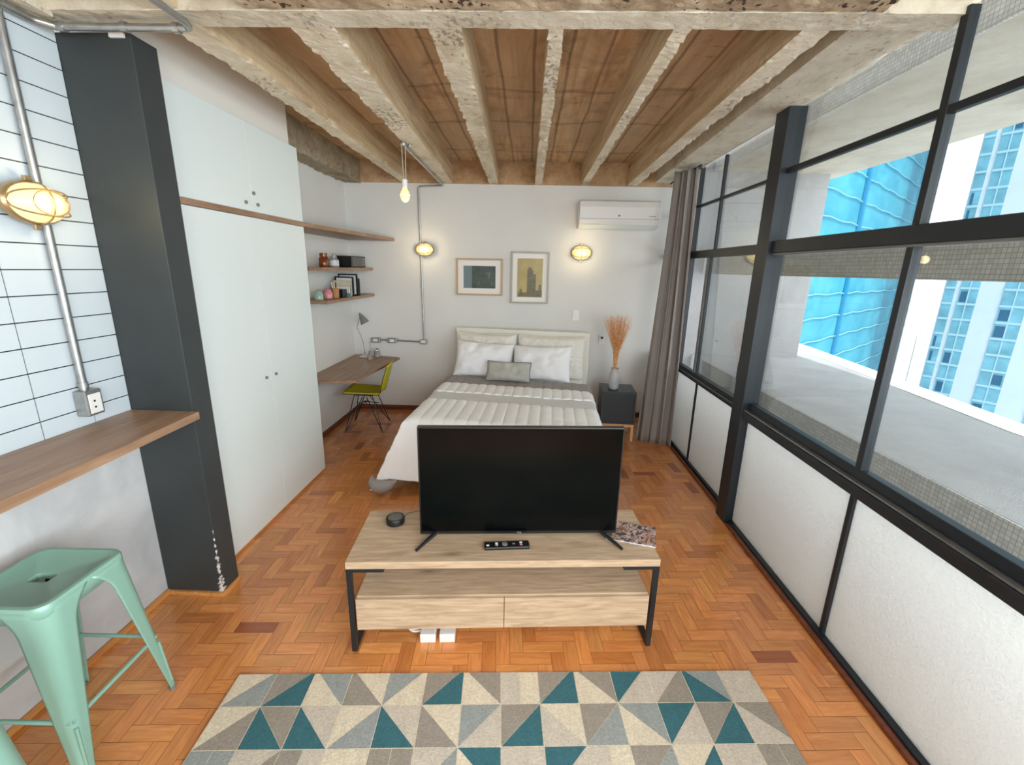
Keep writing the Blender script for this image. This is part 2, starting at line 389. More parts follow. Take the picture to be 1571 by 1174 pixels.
def rough_box(x0, x1, y0, y1, z0, z1, seg=0.03, amp=0.006, seed=0, xl2=None, xr2=None):
    """box with nibbled arrises; x may taper from near (x0,x1) to far (xl2,xr2)"""
    bm = bmesh.new()
    nx, ny, nz = max(2, int((x1-x0)/seg)), max(2, int((y1-y0)/seg)), max(2, int((z1-z0)/seg))
    xl2 = x0 if xl2 is None else xl2; xr2 = x1 if xr2 is None else xr2
    mb = MB()
    def P(u, v, w_):
        y = y0+(y1-y0)*v; a = x0+(xl2-x0)*v; b = x1+(xr2-x1)*v
        x = a+(b-a)*u; z = z0+(z1-z0)*w_
        n1 = noise.noise(Vector((x*7+seed, y*7, z*7))); n2 = noise.noise(Vector((x*26, y*26+seed, z*26)))
        n3 = noise.noise(Vector((x*9+4, y*9+seed, 3.3)))
        edge = 1.0 if (u in (0, 1) and w_ == 0) else 0.35
        d = amp*(n1*0.35+n2*0.8)*edge
        bite = max(0, n3-0.30)*amp*3.5 if edge == 1.0 else 0
        if u == 0: x += d+bite
        if u == 1: x -= d+bite
        if w_ == 0: z += (d+bite) if 0 < u < 1 or True else 0
        return (x, y, z)
    mb.grid(lambda a, b: P(a, b, 0), nx, ny); mb.grid(lambda a, b: P(a, b, 1), nx, ny)
    mb.grid(lambda a, b: P(0, a, b), ny, nz); mb.grid(lambda a, b: P(1, a, b), ny, nz)
    mb.grid(lambda a, b: P(a, 0, b), nx, nz); mb.grid(lambda a, b: P(a, 1, b), nx, nz)
    bm.free(); return mb

# ================================================================== THE SETTING
# ---- floor
def floor():
    X0, X1, Y0, Y1 = -2.0, 1.50, -2.5, 4.97
    base = MB(); base.box(X0, X1, Y0, Y1, -0.06, -0.0015)
    wd, n = 0.0605, 3; ang = rad(3.8); ca, sa = math.cos(ang), math.sin(ang); g = 0.0007
    me_v, me_f, uvs, cols = [], [], [], []
    rnd = random.Random(3)
    def add(cx0, cy0, lx, ly):
        P = [(cx0*wd+g, cy0*wd+g), ((cx0+lx)*wd-g, cy0*wd+g), ((cx0+lx)*wd-g, (cy0+ly)*wd-g), (cx0*wd+g, (cy0+ly)*wd-g)]
        W = [(x*ca-y*sa+0.01, x*sa+y*ca+0.02) for x, y in P]
        if all(x < X0 or x > X1 or y < Y0 or y > Y1 for x, y in W): return
        W = clip(W, X0, X1, Y0, Y1)
        if len(W) < 3: return
        b = len(me_v); me_v.extend((x, y, 0) for x, y in W); me_f.append(list(range(b, b+len(W))))
        ox, oy = rnd.random()*50, rnd.random()*50
        for x, y in W:
            a, c = x*ca+y*sa, -x*sa+y*ca
            uvs.append((a+ox, c+oy) if lx > ly else (c+ox, a+oy))
        r = rnd.random(); k = 0.86+0.26*rnd.random()
        if r < 0.03: t = (0.52, 0.34, 0.30)
        elif r < 0.16: t = (0.86*k, 0.74*k, 0.66*k)
        elif r < 0.28: t = (1.12*k, 1.16*k, 1.14*k)
        else: t = (1.06*k, (0.96+0.08*rnd.random())*k, (0.9+0.14*rnd.random())*k)
        for _ in W: cols.append((*t, 1))
    for k in range(-70, 100):
        for j in range(-24, 25):
            add(k-n*j, k+n*j, n, 1); add(k-n*j, k+1+n*j, 1, n)
    me = bpy.data.meshes.new('floor'); me.from_pydata(me_v, [], me_f)
    uvl = me.uv_layers.new(name='UVMap'); cl = me.color_attributes.new('tint', 'FLOAT_COLOR', 'CORNER')
    flat = [c for uv in uvs for c in uv]; me.uv_layers['UVMap'].data.foreach_set('uv', flat)
    flat = [c for q in cols for c in q]; me.color_attributes['tint'].data.foreach_set('color', flat)
    me.materials.append(M['parquet']); o = bpy.data.objects.new('floor', me); COL.objects.link(o)
    tag(o, 'glossy orange-brown herringbone parquet floor', kind='structure')
    build('subfloor', base, 'parquet_gap', o)
floor()

# ---- walls
b = MB(); b.box(-2.15, 1.75, 4.96, 5.10, 0, 2.50)
struct('wall_back', b, 'white_plaster', 'plain white wall behind the bed')
b = MB(); b.box(-2.12, -1.98, 1.98, 4.96, 0, 2.715)
struct('wall_alcove', b, 'white_plaster', 'white wall of the desk alcove')
b = MB(); b.box(-2.15, 1.60, -2.64, -2.5, 0, 2.72)
struct('wall_front', b, 'white_plaster', 'white wall behind the viewer')
# left wall: cement below the counter, tiles above
wl = thing('wall_left', 'left wall, cement below the counter and white tiles above', None, kind='structure')
del wl['label']; wl['label'] = 'left wall with smooth grey cement below and white stacked tiles above'
b = MB(); b.box(-2.0, -1.80, -2.5, 1.86, 0, 0.972); build('cement_wall', b, 'cement', wl)
b = MB(); b.box(-2.0, -1.8035, -2.5, 1.86, 0.972, 2.50); build('grout_bed', b, 'grout', wl)
def tiles():
    b = MB(); zs = [1.059-0.0918+0.0918*i for i in range(0, 18)]
    g = 0.0022
    for z in zs:
        z0, z1 = max(z+g, 0.975), min(z+0.0918-g, 2.50)
        if z1 <= z0: continue
        y = 1.487+0.202*2
        while y > -2.5:
            y0, y1 = max(y-0.202+g, -2.49), min(y-g, 1.858)
            if y1 > y0: b.box(-1.8036, -1.80, y0, y1, z0, z1)
            y -= 0.202
    build('tiles', b, 'tile', wl)
tiles()
# column, paint chipped along the lower arris
def chipped():
    t = NT('chipped_grey_paint'); v = t.coord(); n = t.noise(v, 3, 4)
    c = t.ramp(n, [(0.3, srgb(46, 51, 52)), (0.7, srgb(54, 59, 60))])
    sp_ = t.new('ShaderNodeSeparateXYZ'); t.l(v, sp_.inputs[0])
    def m(op, a, b=None):
        q = t.new('ShaderNodeMath', operation=op)
        for i_, w_ in enumerate((a, b)):
            if w_ is None: continue
            if hasattr(w_, 'links'): t.l(w_, q.inputs[i_])
            else: q.inputs[i_].default_value = w_
        return q.outputs[0]
    dx = m('ABSOLUTE', m('ADD', sp_.outputs['X'], 1.512)); dy = m('ABSOLUTE', m('SUBTRACT', sp_.outputs['Y'], 1.86))
    n2 = t.noise(v, 45, 3, 0.6)
    lim = m('MULTIPLY', m('SUBTRACT', n2, 0.44), m('MAXIMUM', m('SUBTRACT', 0.42, sp_.outputs['Z']), 0.0))
    k = m('LESS_THAN', m('ADD', dx, dy), m('MULTIPLY', lim, 0.35))
    c = t.mix(k, c, srgb(206, 204, 200)); t.bump(t.noise(v, 50, 4), 0.08, 0.004)
    return t.set(c, 0.5)
M['column_paint'] = chipped()
b = MB(); b.box(-1.83, -1.512, 1.86, 1.985, 0, 2.472)
struct('wall_column', b, 'column_paint', 'dark grey painted column at the end of the counter', bevel=0.003)
b = MB(); b.box(-2.0, -1.665, 1.985, 3.262, 2.43, 2.72)
struct('wall_bulkhead', b, 'bulkhead', 'off-white plaster bulkhead above the cupboards')
# ---- ceiling
b = MB(); b.box(-2.15, 1.75, -2.64, 5.10, 2.715, 2.80)
ceil = struct('ceiling', b, 'formwork', 'board-marked brown stained concrete slab with limewashed joists')
b = rough_box(-1.98, 1.60, 4.925, 5.09, 2.5, 2.72, 0.05, 0.004, 3); build('end_beam', b, 'end_beam', ceil)
b = rough_box(-1.98, 1.455, 1.765, 1.873, 2.497, 2.72, 0.02, 0.010, 9); build('cross_beam', b, 'beam', ceil)
b = rough_box(-1.0, 1.13, 1.52, 1.750, 2.496, 2.72, 0.02, 0.016, 21); build('rough_patch', b, 'aggregate', ceil)
J = [(-1.365, -1.245, -1.350, -1.262), (-0.907, -0.745, -0.932, -0.815), (-0.398, -0.275, -0.435, -0.345), (0.047, 0.104, 0.036, 0.109), (0.497, 0.560, 0.508, 0.574), (0.953, 1.056, 0.979, 1.080)]
for i, (a, b_, c, d) in enumerate(J):
    mb = rough_box(a, b_, 1.86, 4.93, 2.5, 2.72, 0.022, 0.010, i*13+1, c, d); build('joist', mb, 'joist', ceil)
    mb = rough_box(a, b_, -2.5, 1.775, 2.5, 2.72, 0.06, 0.008, i*17+5); build('joist', mb, 'joist', ceil)
mb = rough_box(-1.978, -1.79, 3.262, 4.93, 2.49, 2.72, 0.025, 0.02, 77); build('edge_joist', mb, 'grey_beam', ceil)
mb = rough_box(-2.0, -1.72, -2.5, 1.78, 2.485, 2.72, 0.05, 0.012, 57); build('edge_joist', mb, 'beam', ceil)
mb = rough_box(1.155, 1.455, 1.86, 4.93, 2.535, 2.72, 0.03, 0.004, 91, 1.262, 1.50); build('window_beam', mb, 'beam', ceil)
mb = rough_box(1.13, 1.455, -2.5, 1.78, 2.535, 2.72, 0.06, 0.004, 93); build('window_beam', mb, 'beam', ceil)

# ---- baseboards and trims
b = MB(); b.box(-1.80, -1.783, -2.4, 1.858, 0, 0.028); struct('baseboard_left', b, 'trim_wood', 'narrow honey wood strip along the cement wall', bevel=0.004)
b = MB(); b.box(-1.80, -1.497, 1.843, 1.86, 0, 0.022); b.box(-1.512, -1.497, 1.86, 1.985, 0, 0.022)
struct('baseboard_column', b, 'trim_wood', 'wood strip around the column foot', bevel=0.003)
b = MB(); b.box(-1.98, 1.50, 4.945, 4.96, 0, 0.055); struct('baseboard_back', b, 'trim_dark', 'dark red wooden baseboard behind the bed', bevel=0.003)
b = MB(); b.box(-1.98, -1.965, 3.32, 4.945, 0, 0.05); struct('baseboard_alcove', b, 'trim_dark', 'dark red wooden baseboard under the desk', bevel=0.003)
b = MB(); b.box(1.378, 1.404, -2.4, 2.70, 0, 0.018); b.box(1.42, 1.444, 2.86, 4.9, 0, 0.018)
struct('baseboard_right', b, 'trim_dark', 'brown wooden strip along the window foot', bevel=0.004)

# ---- windows
def window_near():
    w_ = thing('window_1', 'near black steel window with clear panes above and textured panes below', None, (1.43, 0, 0), kind='structure')
    def bx(name, y0, y1, z0, z1, x0=-0.025, x1=0.025, mat='window_metal', bev=0.003):
        b = MB(); b.box(x0, x1, y0, y1, z0, z1); return build(name, b, mat, w_, bevel=bev)
    YN, YF = -2.45, 2.725
    bx('bottom_rail', YN, YF, 0.0, 0.028, -0.026, 0.03); bx('top_rail', YN, YF, 2.536, 2.552, -0.008, 0.012, 'plastic_white')
    bx('transom', YN, YF, 1.772, 1.838, -0.03, 0.03)
    bx('transom_lip', YN, YF, 1.760, 1.772, -0.018, 0.03, 'plastic_grey')
    bx('sill_rail', YN, YF, 0.757, 0.806, -0.045, 0.03); bx('sill_track', YN, YF, 0.808, 0.815, -0.036, 0.0, 'galvanized', 0); bx('sill_rail', YN, YF, 0.817, 0.862, -0.012, 0.03)
    bx('glazing_bar', YN, YF, 2.198, 2.226, -0.014, 0.014)
    for yc in (1.767, 0.80, -0.17, -1.14):
        bx('mullion', yc-0.017, yc+0.017, 0.86, 1.775, -0.016, 0.02); bx('mullion', yc-0.017, yc+0.017, 1.838, 2.52, -0.016, 0.02)
        bx('mullion', yc-0.013, yc+0.013, 0.02, 0.76, -0.012, 0.02)
    bx('post', 2.725, 2.86, 0, 2.54, -0.05, 0.05)
    bx('clear_glass', YN, YF, 0.85, 1.78, 0.003, 0.007, 'glass', 0); bx('clear_glass', YN, YF, 1.83, 2.52, 0.003, 0.007, 'glass', 0)
    bx('textured_glass', YN, YF, 0.02, 0.765, 0.003, 0.009, 'frosted', 0)
window_near()
def window_far():
    w_ = thing('window_2', 'far black steel window between the post and the curtain', None, (1.47, 0, 0), kind='structure')
    def bx(name, y0, y1, z0, z1, x0=-0.02, x1=0.025, mat='window_metal', bev=0.003):
        b = MB(); b.box(x0, x1, y0, y1, z0, z1); return build(name, b, mat, w_, bevel=bev)
    Y0, Y1 = 2.86, 4.93
    bx('bottom_rail', Y0, Y1, 0, 0.03); bx('top_rail', Y0, Y1, 2.53, 2.548, -0.008, 0.012, 'plastic_white')
    bx('transom', Y0, Y1, 1.775, 1.835, -0.025, 0.03); bx('sill_rail', Y0, Y1, 0.745, 0.772, -0.03, 0.03); bx('sill_track', Y0, Y1, 0.774, 0.780, -0.028, 0.0, 'galvanized', 0); bx('sill_rail', Y0, Y1, 0.782, 0.812, -0.015, 0.03)
    bx('glazing_bar', Y0, Y1, 2.202, 2.222, -0.012, 0.012)
    bx('mullion', 3.69, 3.712, 1.83, 2.52, -0.012, 0.012); bx('mullion', 3.695, 3.712, 0.02, 0.75, -0.012, 0.012)
    bx('side_frame', 4.20, 4.26, 0, 2.54, -0.03, 0.03)
    bx('clear_glass', Y0, Y1, 1.83, 2.51, 0.003, 0.007, 'glass', 0); bx('clear_glass', Y0, 3.80, 0.81, 1.78, 0.003, 0.007, 'glass', 0)
    bx('textured_glass', Y0, Y1, 0.02, 0.75, 0.003, 0.009, 'frosted', 0)
    sash = bx('sliding_sash_edge', 3.78, 3.815, 0.80, 1.78, -0.012, 0.02, 'plastic_grey')
    bx('mullion', 3.74, 3.752, 0.81, 1.78, -0.012, 0.012)
    b = MB(); b.box(-0.075, -0.045, 2.875, 2.90, 0.97, 1.09); build('latch', b, 'black_plastic', w_, bevel=0.004)
window_far()

# ---- outside: balcony frame of the building
bal = thing('balcony', 'grey concrete balcony frame outside the windows, mosaic edges and stucco ledge', 'balcony', (2.0, 0, 0))
b = MB(); b.prism([(0, -4), (0.93, -4), (1.04, 1.0), (1.13, 2.8), (1.62, 6.0), (1.68, 6.6), (0, 6.6)], -0.3, 0.70); build('ledge', b, 'stucco', bal)
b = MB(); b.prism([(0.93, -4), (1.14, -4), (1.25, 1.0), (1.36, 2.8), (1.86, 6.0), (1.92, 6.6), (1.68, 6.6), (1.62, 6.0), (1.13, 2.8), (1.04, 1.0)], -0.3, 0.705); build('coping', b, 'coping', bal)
b = MB(); b.box(-0.012, 0, -4, 5.35, -0.3, 0.698); build('mosaic_face', b, 'mosaic', bal)
b = MB(); b.box(0.0, 1.42, -4, 6.6, 2.72, 3.1); build('soffit', b, 'soffit', bal)
b = MB(); b.box(-0.012, 0, -4, 5.35, 2.718, 3.0); build('mosaic_face', b, 'mosaic', bal)
b = MB(); b.box(0.0, 0.10, -4, 5.35, 1.642, 1.865); build('cross_bar', b, 'mosaic', bal)
b = MB(); b.box(-0.45, 1.23, 5.30, 5.9, 0.70, 2.72); b.box(-0.40, -0.013, 5.30, 5.9, -0.3, 0.699); b.box(-0.40, -0.013, 5.30, 5.9, 2.721, 3.0); build('end_pier', b, 'stucco', bal)
b = MB(); b.box(-0.38, -0.012, -4, 5.3, 2.95, 3.05); build('top_slab', b, 'soffit', bal)
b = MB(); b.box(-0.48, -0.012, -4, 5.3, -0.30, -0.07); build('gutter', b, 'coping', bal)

# ---- city outside
def netmat():
    t = NT('turquoise_net'); v = t.coord('Object', (0.35, 0.35, 0.6)); n = t.noise(v, 0.5, 6, 0.6, 0.5)
    return t.set(t.ramp(n, [(0.3, srgb(40, 138, 162)), (0.7, srgb(76, 166, 186))]), 0.8)
M['net'] = netmat()
M['net_fold'] = simple('net_fold_white', srgb(130, 190, 204), 0.8, var=0.03)
M['net_dark'] = simple('net_post', srgb(20, 126, 166), 0.8)
M['tower_wall'] = simple('tower_wall', srgb(180, 186, 192), 0.8, var=0.03, scale=0.2)
M['tower_glass'] = simple('tower_glass', srgb(104, 150, 164), 0.3, var=0.25, scale=0.5)
M['tower_band'] = simple('tower_band', srgb(150, 176, 186), 0.6)
M['tower_dark'] = simple('tower_dark_glass', srgb(44, 82, 108), 0.3)
M['city_haze_white'] = simple('city_haze_white', srgb(236, 236, 234), 0.8, var=0.04, scale=0.1)  # distance haze is put into this pale colour
M['city_haze_grey'] = simple('city_haze_grey', srgb(196, 206, 216), 0.8, var=0.1, scale=0.1)  # pale blue-grey with the city haze mixed into the colour
def P2(a, b, t): return (a[0]+(b[0]-a[0])*t, a[1]+(b[1]-a[1])*t)
def net_building():
    A, B = (23.5, 43.5), (64.0, 80.4)
    dx, dy = B[0]-A[0], B[1]-A[1]; L = math.hypot(dx, dy); ang = math.atan2(dy, dx)
    r = thing('netted_building', 'tall building under construction wrapped in turquoise safety netting', 'building', (A[0], A[1], -60), ang)
    # local: X along facade, Y away from viewer
    b = MB(); b.prism([(-6, 0), (L-2.5, 0), (L-0.7, 0.9), (L, 3), (L, 16), (-6, 16)], 0, 125); build('net_wall', b, 'net', r)
    for k in range(34):
        z = 30+2.7*k
        b = MB(smooth=True); pts = []
        for i in range(41):
            t = i/40; x = -5+t*(L+2.4); sag = 0.35*abs(math.sin(t*PI*7))
            y = -0.12 if x < L-2.5 else -0.12+(x-L+2.5)*0.4
            pts.append((x, y, z-sag*0.5))
        b.tube(pts, 0.075, 5); build('net_fold', b, 'net_fold', r)
    for x in (L*0.40,):
        b = MB(); b.box(x, x+0.8, -0.35, -0.05, 0, 125); build('net_seam', b, 'net_dark', r)
    b = MB(); b.box(L-0.25, L+0.1, -0.3, 1.5, 0, 125); build('corner_pole', b, 'net_fold', r)
net_building()
def tower():
    A, B = (57.5, 64.5), (66.0, 50.0)
    dx, dy = B[0]-A[0], B[1]-A[1]; ang = math.atan2(dy, dx); L = 46
    r = thing('striped_tower', 'pale high-rise with vertical blue window columns at the right', 'building', (A[0], A[1], -60), ang)
    b = MB(); b.box(0, L, 0, 22, 0, 125); build('tower_wall', b, 'tower_wall', r)
    k = 0; x = 0.3
    for x, wd in ((0.2, 1.0), (1.75, 1.8), (5.9, 2.3), (10.9, 2.5), (16.2, 2.6), (21.5, 2.6), (27.0, 2.6)):
        w_ = MB(); w_.box(x, x+wd, -0.10, 0.3, 0, 125)
        for f in range(60):
            z = 2.08*f
            w_.box(x-0.05, x+wd+0.05, -0.16, 0.0, z, z+0.28, 3)
            if wd > 1.2:
                w_.box(x+wd/2-0.06, x+wd/2+0.06, -0.15, 0.0, z, z+2.08, 3)
            rr = random.random()
            if rr < 0.16: w_.box(x+0.15, x+wd/2-0.1, -0.14, 0, z+0.4, z+1.8, 2)
            if rr > 0.9: w_.box(x+wd/2+0.1, x+wd-0.15, -0.14, 0, z+0.5, z+1.8, 2)
        build('window_column', w_, ['tower_glass', 'tower_wall', 'tower_dark', 'tower_band'], r)
tower()
def city():
    specs = [((92, 118), 6.5, 9, -2.0, 'white office block with rows of small windows, left of the striped tower', 'city_haze_white'),
             ((100, 116), 6.0, 9, -10.0, 'lower white apartment block in front of the distant skyline', 'city_haze_white'),
             ((112, 150), 9, 9, 4.5, 'pale blue-grey block on the distant skyline', 'city_haze_grey'),
             ((101, 163), 9, 9, 1.5, 'pale distant block beside the turquoise netting', 'city_haze_white')]
    for (x, y), wd, dp, top, lab, mt in specs:
        r = thing('distant_building', lab, 'building', (x, y, -60), rad(-38))
        b = MB(); b.box(0, wd, 0, dp, 0, top+60); build('building_wall', b, mt, r)
        b = MB(); b.box(0, wd*0.08, -0.08, 0.02, 0, 1.2); w0 = build('window', b, 'city_haze_grey' if mt == 'city_haze_white' else 'tower_dark', r)
        for f in range(9):
            for c in range(5):
                q = w0 if (f, c) == (0, 0) else w0.copy()
                if q is not w0: COL.objects.link(q); q.parent = r
                q.location = ((c+0.25)*wd/5, 0, top+60-3*f-2.4)
    b = MB(); b.box(-150, 450, 40, 600, -60.5, -60); o = build('distant_ground', b, 'city_haze_grey'); tag(o, 'hazy pale ground of the city far below', None, None, 'structure')
city()

# ================================================================== BUILT-INS, LEFT
def wardrobe():
    r = thing('wardrobe', 'tall white two-door wardrobe behind the dark grey column', 'wardrobe', (-1.64, 2.05, 0))
    b = MB(); b.box(-0.335, -0.018, 0.0, 1.265, 0.005, 1.913); build('carcass', b, 'laminate_white', r, bevel=0.001)
    for y0, y1, ky in ((0.0, 0.657, 0.60), (0.661, 1.265, 0.708)):
        b = MB(); b.box(-0.017, 0, y0, y1, 0.018, 1.911); d = build('door', b, 'laminate_white', r, bevel=0.0012)
        b = MB(smooth=True); b.lathe([(0.010, 0), (0.011, 0.006), (0.010, 0.009)], (0, ky, 0.95), 16, 'X'); build('finger_knob', b, 'plastic_grey', d)
    b = MB(); b.box(-0.03, -0.006, 0.0, 1.265, 0.0, 0.018); build('plinth', b, 'trim_wood', r)
    r = thing('upper_cabinet', 'white overhead cupboard with two doors above the wardrobe shelf', 'cupboard', (-1.64, 2.05, 1.944))
    b = MB(); b.box(-0.335, -0.018, 0, 1.265, 0, 0.484); build('carcass', b, 'laminate_white', r, bevel=0.001)
    for y0, y1, ks in ((0.0, 0.670, ((0.605, 0.045),)), (0.674, 1.265, ((0.72, 0.045), (0.69, 0.105)))):
        b = MB(); b.box(-0.017, 0, y0, y1, 0.001, 0.486); d = build('door', b, 'laminate_white', r, bevel=0.0012)
        for ky, kz in ks:
            b = MB(smooth=True); b.lathe([(0.010, 0), (0.011, 0.006), (0.010, 0.009)], (0, ky, kz), 16, 'X'); build('finger_knob', b, 'plastic_grey', d)
wardrobe()
b = MB(); b.prism([(-1.975, 2.04), (-1.633, 2.04), (-1.633, 3.32), (-1.462, 4.955), (-1.975, 4.955)], 1.9135, 1.9435)
tag(build('wall_shelf', b, 'walnut', bevel=0.0015), 'long brown wooden shelf running over the wardrobe to the back wall', 'shelf')
for z, lab in ((1.60, 'upper of the two short brown shelves in the desk alcove'), (1.322, 'lower of the two short brown shelves in the desk alcove')):
    b = MB(); b.box(-1.978, -1.715, 3.75, 4.955, z, z+0.028)
    tag(build('wall_shelf', b, 'walnut', bevel=0.0015), lab, 'shelf')
b = MB(); b.prism([(-1.799, -2.4), (-1.452, -2.4), (-1.452, 1.0), (-1.482, 1.858), (-1.799, 1.858)], 0.955, 0.99)
tag(build('breakfast_counter', b, 'walnut', bevel=0.002), 'brown wooden counter fixed to the tiled wall above the stools', 'counter')
# desk
b = MB(); b.prism([(-1.978, 3.42), (-1.52, 3.76), (-1.425, 4.94), (-1.978, 4.94)], 0.632, 0.655)
b = MB(); b.prism([(-1.978, 3.62), (-1.512, 3.76), (-1.425, 4.84), (-1.978, 4.953)], 0.632, 0.655)
desk = thing('wall_desk', 'brown wall-mounted desk board in the alcove beside the wardrobe', 'desk', (0, 0, 0))
build('desk_top', b, 'walnut', desk, bevel=0.0015)
b = MB(); b.box(-1.978, -1.95, 3.68, 4.90, 0.60, 0.632); build('wall_batten', b, 'walnut', desk)

# ================================================================== CONDUITS AND LAMPS
def arc(c, r, a0, a1, u, v, n=8):
    c, u, v = Vector(c), Vector(u), Vector(v)
    return [tuple(c+(u*math.cos(a0+(a1-a0)*i/n)+v*math.sin(a0+(a1-a0)*i/n))*r) for i in range(n+1)]
def bend(pts, rad_=0.035, n=6):
    pts = [Vector(p) for p in pts]; out = [pts[0]]
    for a, p, c in zip(pts, pts[1:], pts[2:]):
        d1, d2 = (a-p).normalized(), (c-p).normalized()
        s, e = p+d1*rad_, p+d2*rad_
        for i in range(n+1):
            t = i/n; out.append(s*(1-t)**2+p*2*t*(1-t)+e*t*t)
    out.append(pts[-1]); return [tuple(q) for q in out]
def clamp(parent, p, axis, rr=0.013):
    b = MB(smooth=True); p = Vector(p); d = {'x': Vector((1, 0, 0)), 'y': Vector((0, 1, 0)), 'z': Vector((0, 0, 1))}[axis]
    b.tube([p-d*0.011, p+d*0.011], rr+0.004, 14); return build('coupling', b, 'galvanized', parent)
# bar wall conduit
r = thing('steel_conduit', 'galvanized conduit running down the white tiled wall to an outlet box', 'conduit', (-1.778, 1.65, 1.14))
b = MB(smooth=True); b.tube([(0, 0, 0), (0, 0.0, 1.30)], 0.0125, 14); build('pipe', b, 'galvanized', r)
clamp(r, (0, 0, 0.02), 'z')
b = MB(); b.box(-0.020, 0.030, -0.032, 0.04, -0.105, 0.0); ob = build('outlet_box', b, 'galvanized', r, bevel=0.005)
b = MB(); b.box(0.030, 0.034, -0.022, 0.030, -0.095, -0.015); build('outlet_face', b, 'plastic_white', ob, bevel=0.002)
b = MB()
for z in (-0.07, -0.045): b.box(0.034, 0.0345, -0.004, 0.004, z-0.004, z+0.004)
build('outlet_slots', b, 'black_plastic', ob)
r = thing('steel_conduit', 'horizontal galvanized conduit along the top of the dark column', 'conduit', (-1.75, 1.80, 2.462))
b = MB(smooth=True); b.tube(bend([(-0.02, -4.0, 0.0), (-0.02, -0.05, 0.0), (0.02, 0.0, 0), (0.505, 0.005, 0.0), (0.522, -0.03, 0.0), (0.54, -3.9, 0.0)], 0.012), 0.0125, 14); build('pipe', b, 'galvanized', r)
clamp(r, (0.04, 0, 0), 'x'); clamp(r, (0.27, 0.003, 0), 'x'); clamp(r, (0.46, 0.005, 0), 'x')
b = MB(); b.box(0.165, 0.22, 0.048, 0.058, -0.010, 0.004); build('white_clip', b, 'plastic_white', r)
# back wall conduit
r = thing('steel_conduit', 'galvanized conduit from the ceiling joist down the back wall to the desk sockets', 'conduit', (-1.175, 4.938, 0))
x0 = 0.005
b = MB(smooth=True); b.tube(bend([(0.262, -1.5, 2.483), (0.255, 0.0, 2.478), (x0-0.012, 0.0, 2.462), (x0+0.006, 0, 0.84)], 0.03), 0.010, 12); build('pipe', b, 'galvanized', r)
b = MB(smooth=True); b.tube([(0.0, 0, 0.822), (-0.36, 0, 0.832), (-0.58, 0, 0.836)], 0.0095, 12); build('pipe', b, 'galvanized', r)
for xx, nm in ((0.0, 'elbow_box'), (-0.355, 'socket_box'), (-0.545, 'socket_box')):
    b = MB(); b.box(xx-0.052, xx+0.052, -0.022, 0.018, 0.802, 0.858) if nm == 'socket_box' else b.box(xx-0.035, xx+0.045, -0.022, 0.018, 0.797, 0.850)
    q = build(nm, b, 'galvanized', r, bevel=0.006)
    b = MB(); b.box(xx-0.026, xx+0.026, -0.024, -0.022, 0.815, 0.846); build('face_plate', b, 'plastic_white', q, bevel=0.001)
clamp(r, (0.003, 0, 1.45), 'z', 0.01)
b = MB(smooth=True); b.tube([(-0.59, -0.01, 0.835), (-0.605, -0.03, 0.79), (-0.60, -0.05, 0.72), (-0.585, -0.07, 0.662)], 0.003, 6); build('flex_cord', b, 'galvanized', r)

def bulkhead_lamp(name_label, loc, rz, s=1.0):
    """oval caged lamp; local +Y out of wall... long axis X"""
    r = thing('bulkhead_lamp', name_label, 'wall lamp', loc, rz, None)
    a, c, d = 0.098*s, 0.068*s, 0.075*s
    b = MB(smooth=True); b.lathe([(a*1.10, 0.0), (a*1.10, 0.018*s), (a*1.02, 0.026*s)], (0, 0, 0), 36, 'Y', 1, c/a); build('base_ring', b, 'lamp_gold', r)
    b = MB(smooth=True); b.lathe([(a*1.0, 0.02*s)]+[(a*math.cos(t), 0.02*s+d*0.8*math.sin(t)) for t in [PI/2*i/8 for i in range(1, 8)]]+[(0.004, 0.02*s+d*0.8)], (0, 0, 0), 36, 'Y', 1, c/a)
    g = build('glass_dome', b, 'lamp_glass', r)
    b = MB(smooth=True); b.lathe([(0.002, d*0.93)]+[(0.026*s*math.sin(t), d*0.86+0.012*s*math.cos(t)) for t in (0.6, 1.2, 1.8, 2.4)], (0, 0, 0.0), 16, 'Y'); 
    build('hot_spot', b, 'lamp_hot', r)
    cg = MB(smooth=True)
    for t0 in (-0.34, 0.34):   # long bars
        pts = []
        for i in range(17):
            u = -PI/2+PI*i/16
            k = math.sqrt(max(0, 1-t0*t0)); pts.append((a*1.06*math.sin(u)*k, -(0.022*s+d*0.92*math.cos(u)*k), c*1.0*t0*1.9*math.cos(u)**0.5 if math.cos(u) > 0 else 0))
        cg.tube(pts, 0.0028*s, 6)
    pts = []
    for i in range(17):
        u = -PI/2+PI*i/16; pts.append((0, -(0.022*s+d*0.92*math.cos(u)), c*1.06*math.sin(u)))
    cg.tube(pts, 0.0028*s, 6)
    cg.tube([(0.62*a*math.cos(t), -(0.022*s+d*0.80), 0.62*c*math.sin(t)) for t in [2*PI*i/24 for i in range(24)]], 0.0028*s, 6, closed=True)
    build('cage', cg, 'lamp_gold', r)
    for sg in (1, -1):
        b = MB(); b.box(-0.012*s, 0.012*s, -0.012*s, 0, min(sg*c*1.05, sg*c*1.35), max(sg*c*1.05, sg*c*1.35)); build('mounting_ear', b, 'lamp_gold', r, bevel=0.002)
    return r
bulkhead_lamp('gold caged oval wall lamp left of the pictures, on the conduit', (-1.125, 4.928, 1.832), 0, 0.94)
bulkhead_lamp('gold caged oval wall lamp under the air conditioner', (0.556, 4.958, 1.832), 0, 1.04)
bulkhead_lamp('large gold caged oval lamp on the white tiled wall', (-1.764, 1.600, 1.838), PI/2, 0.98)
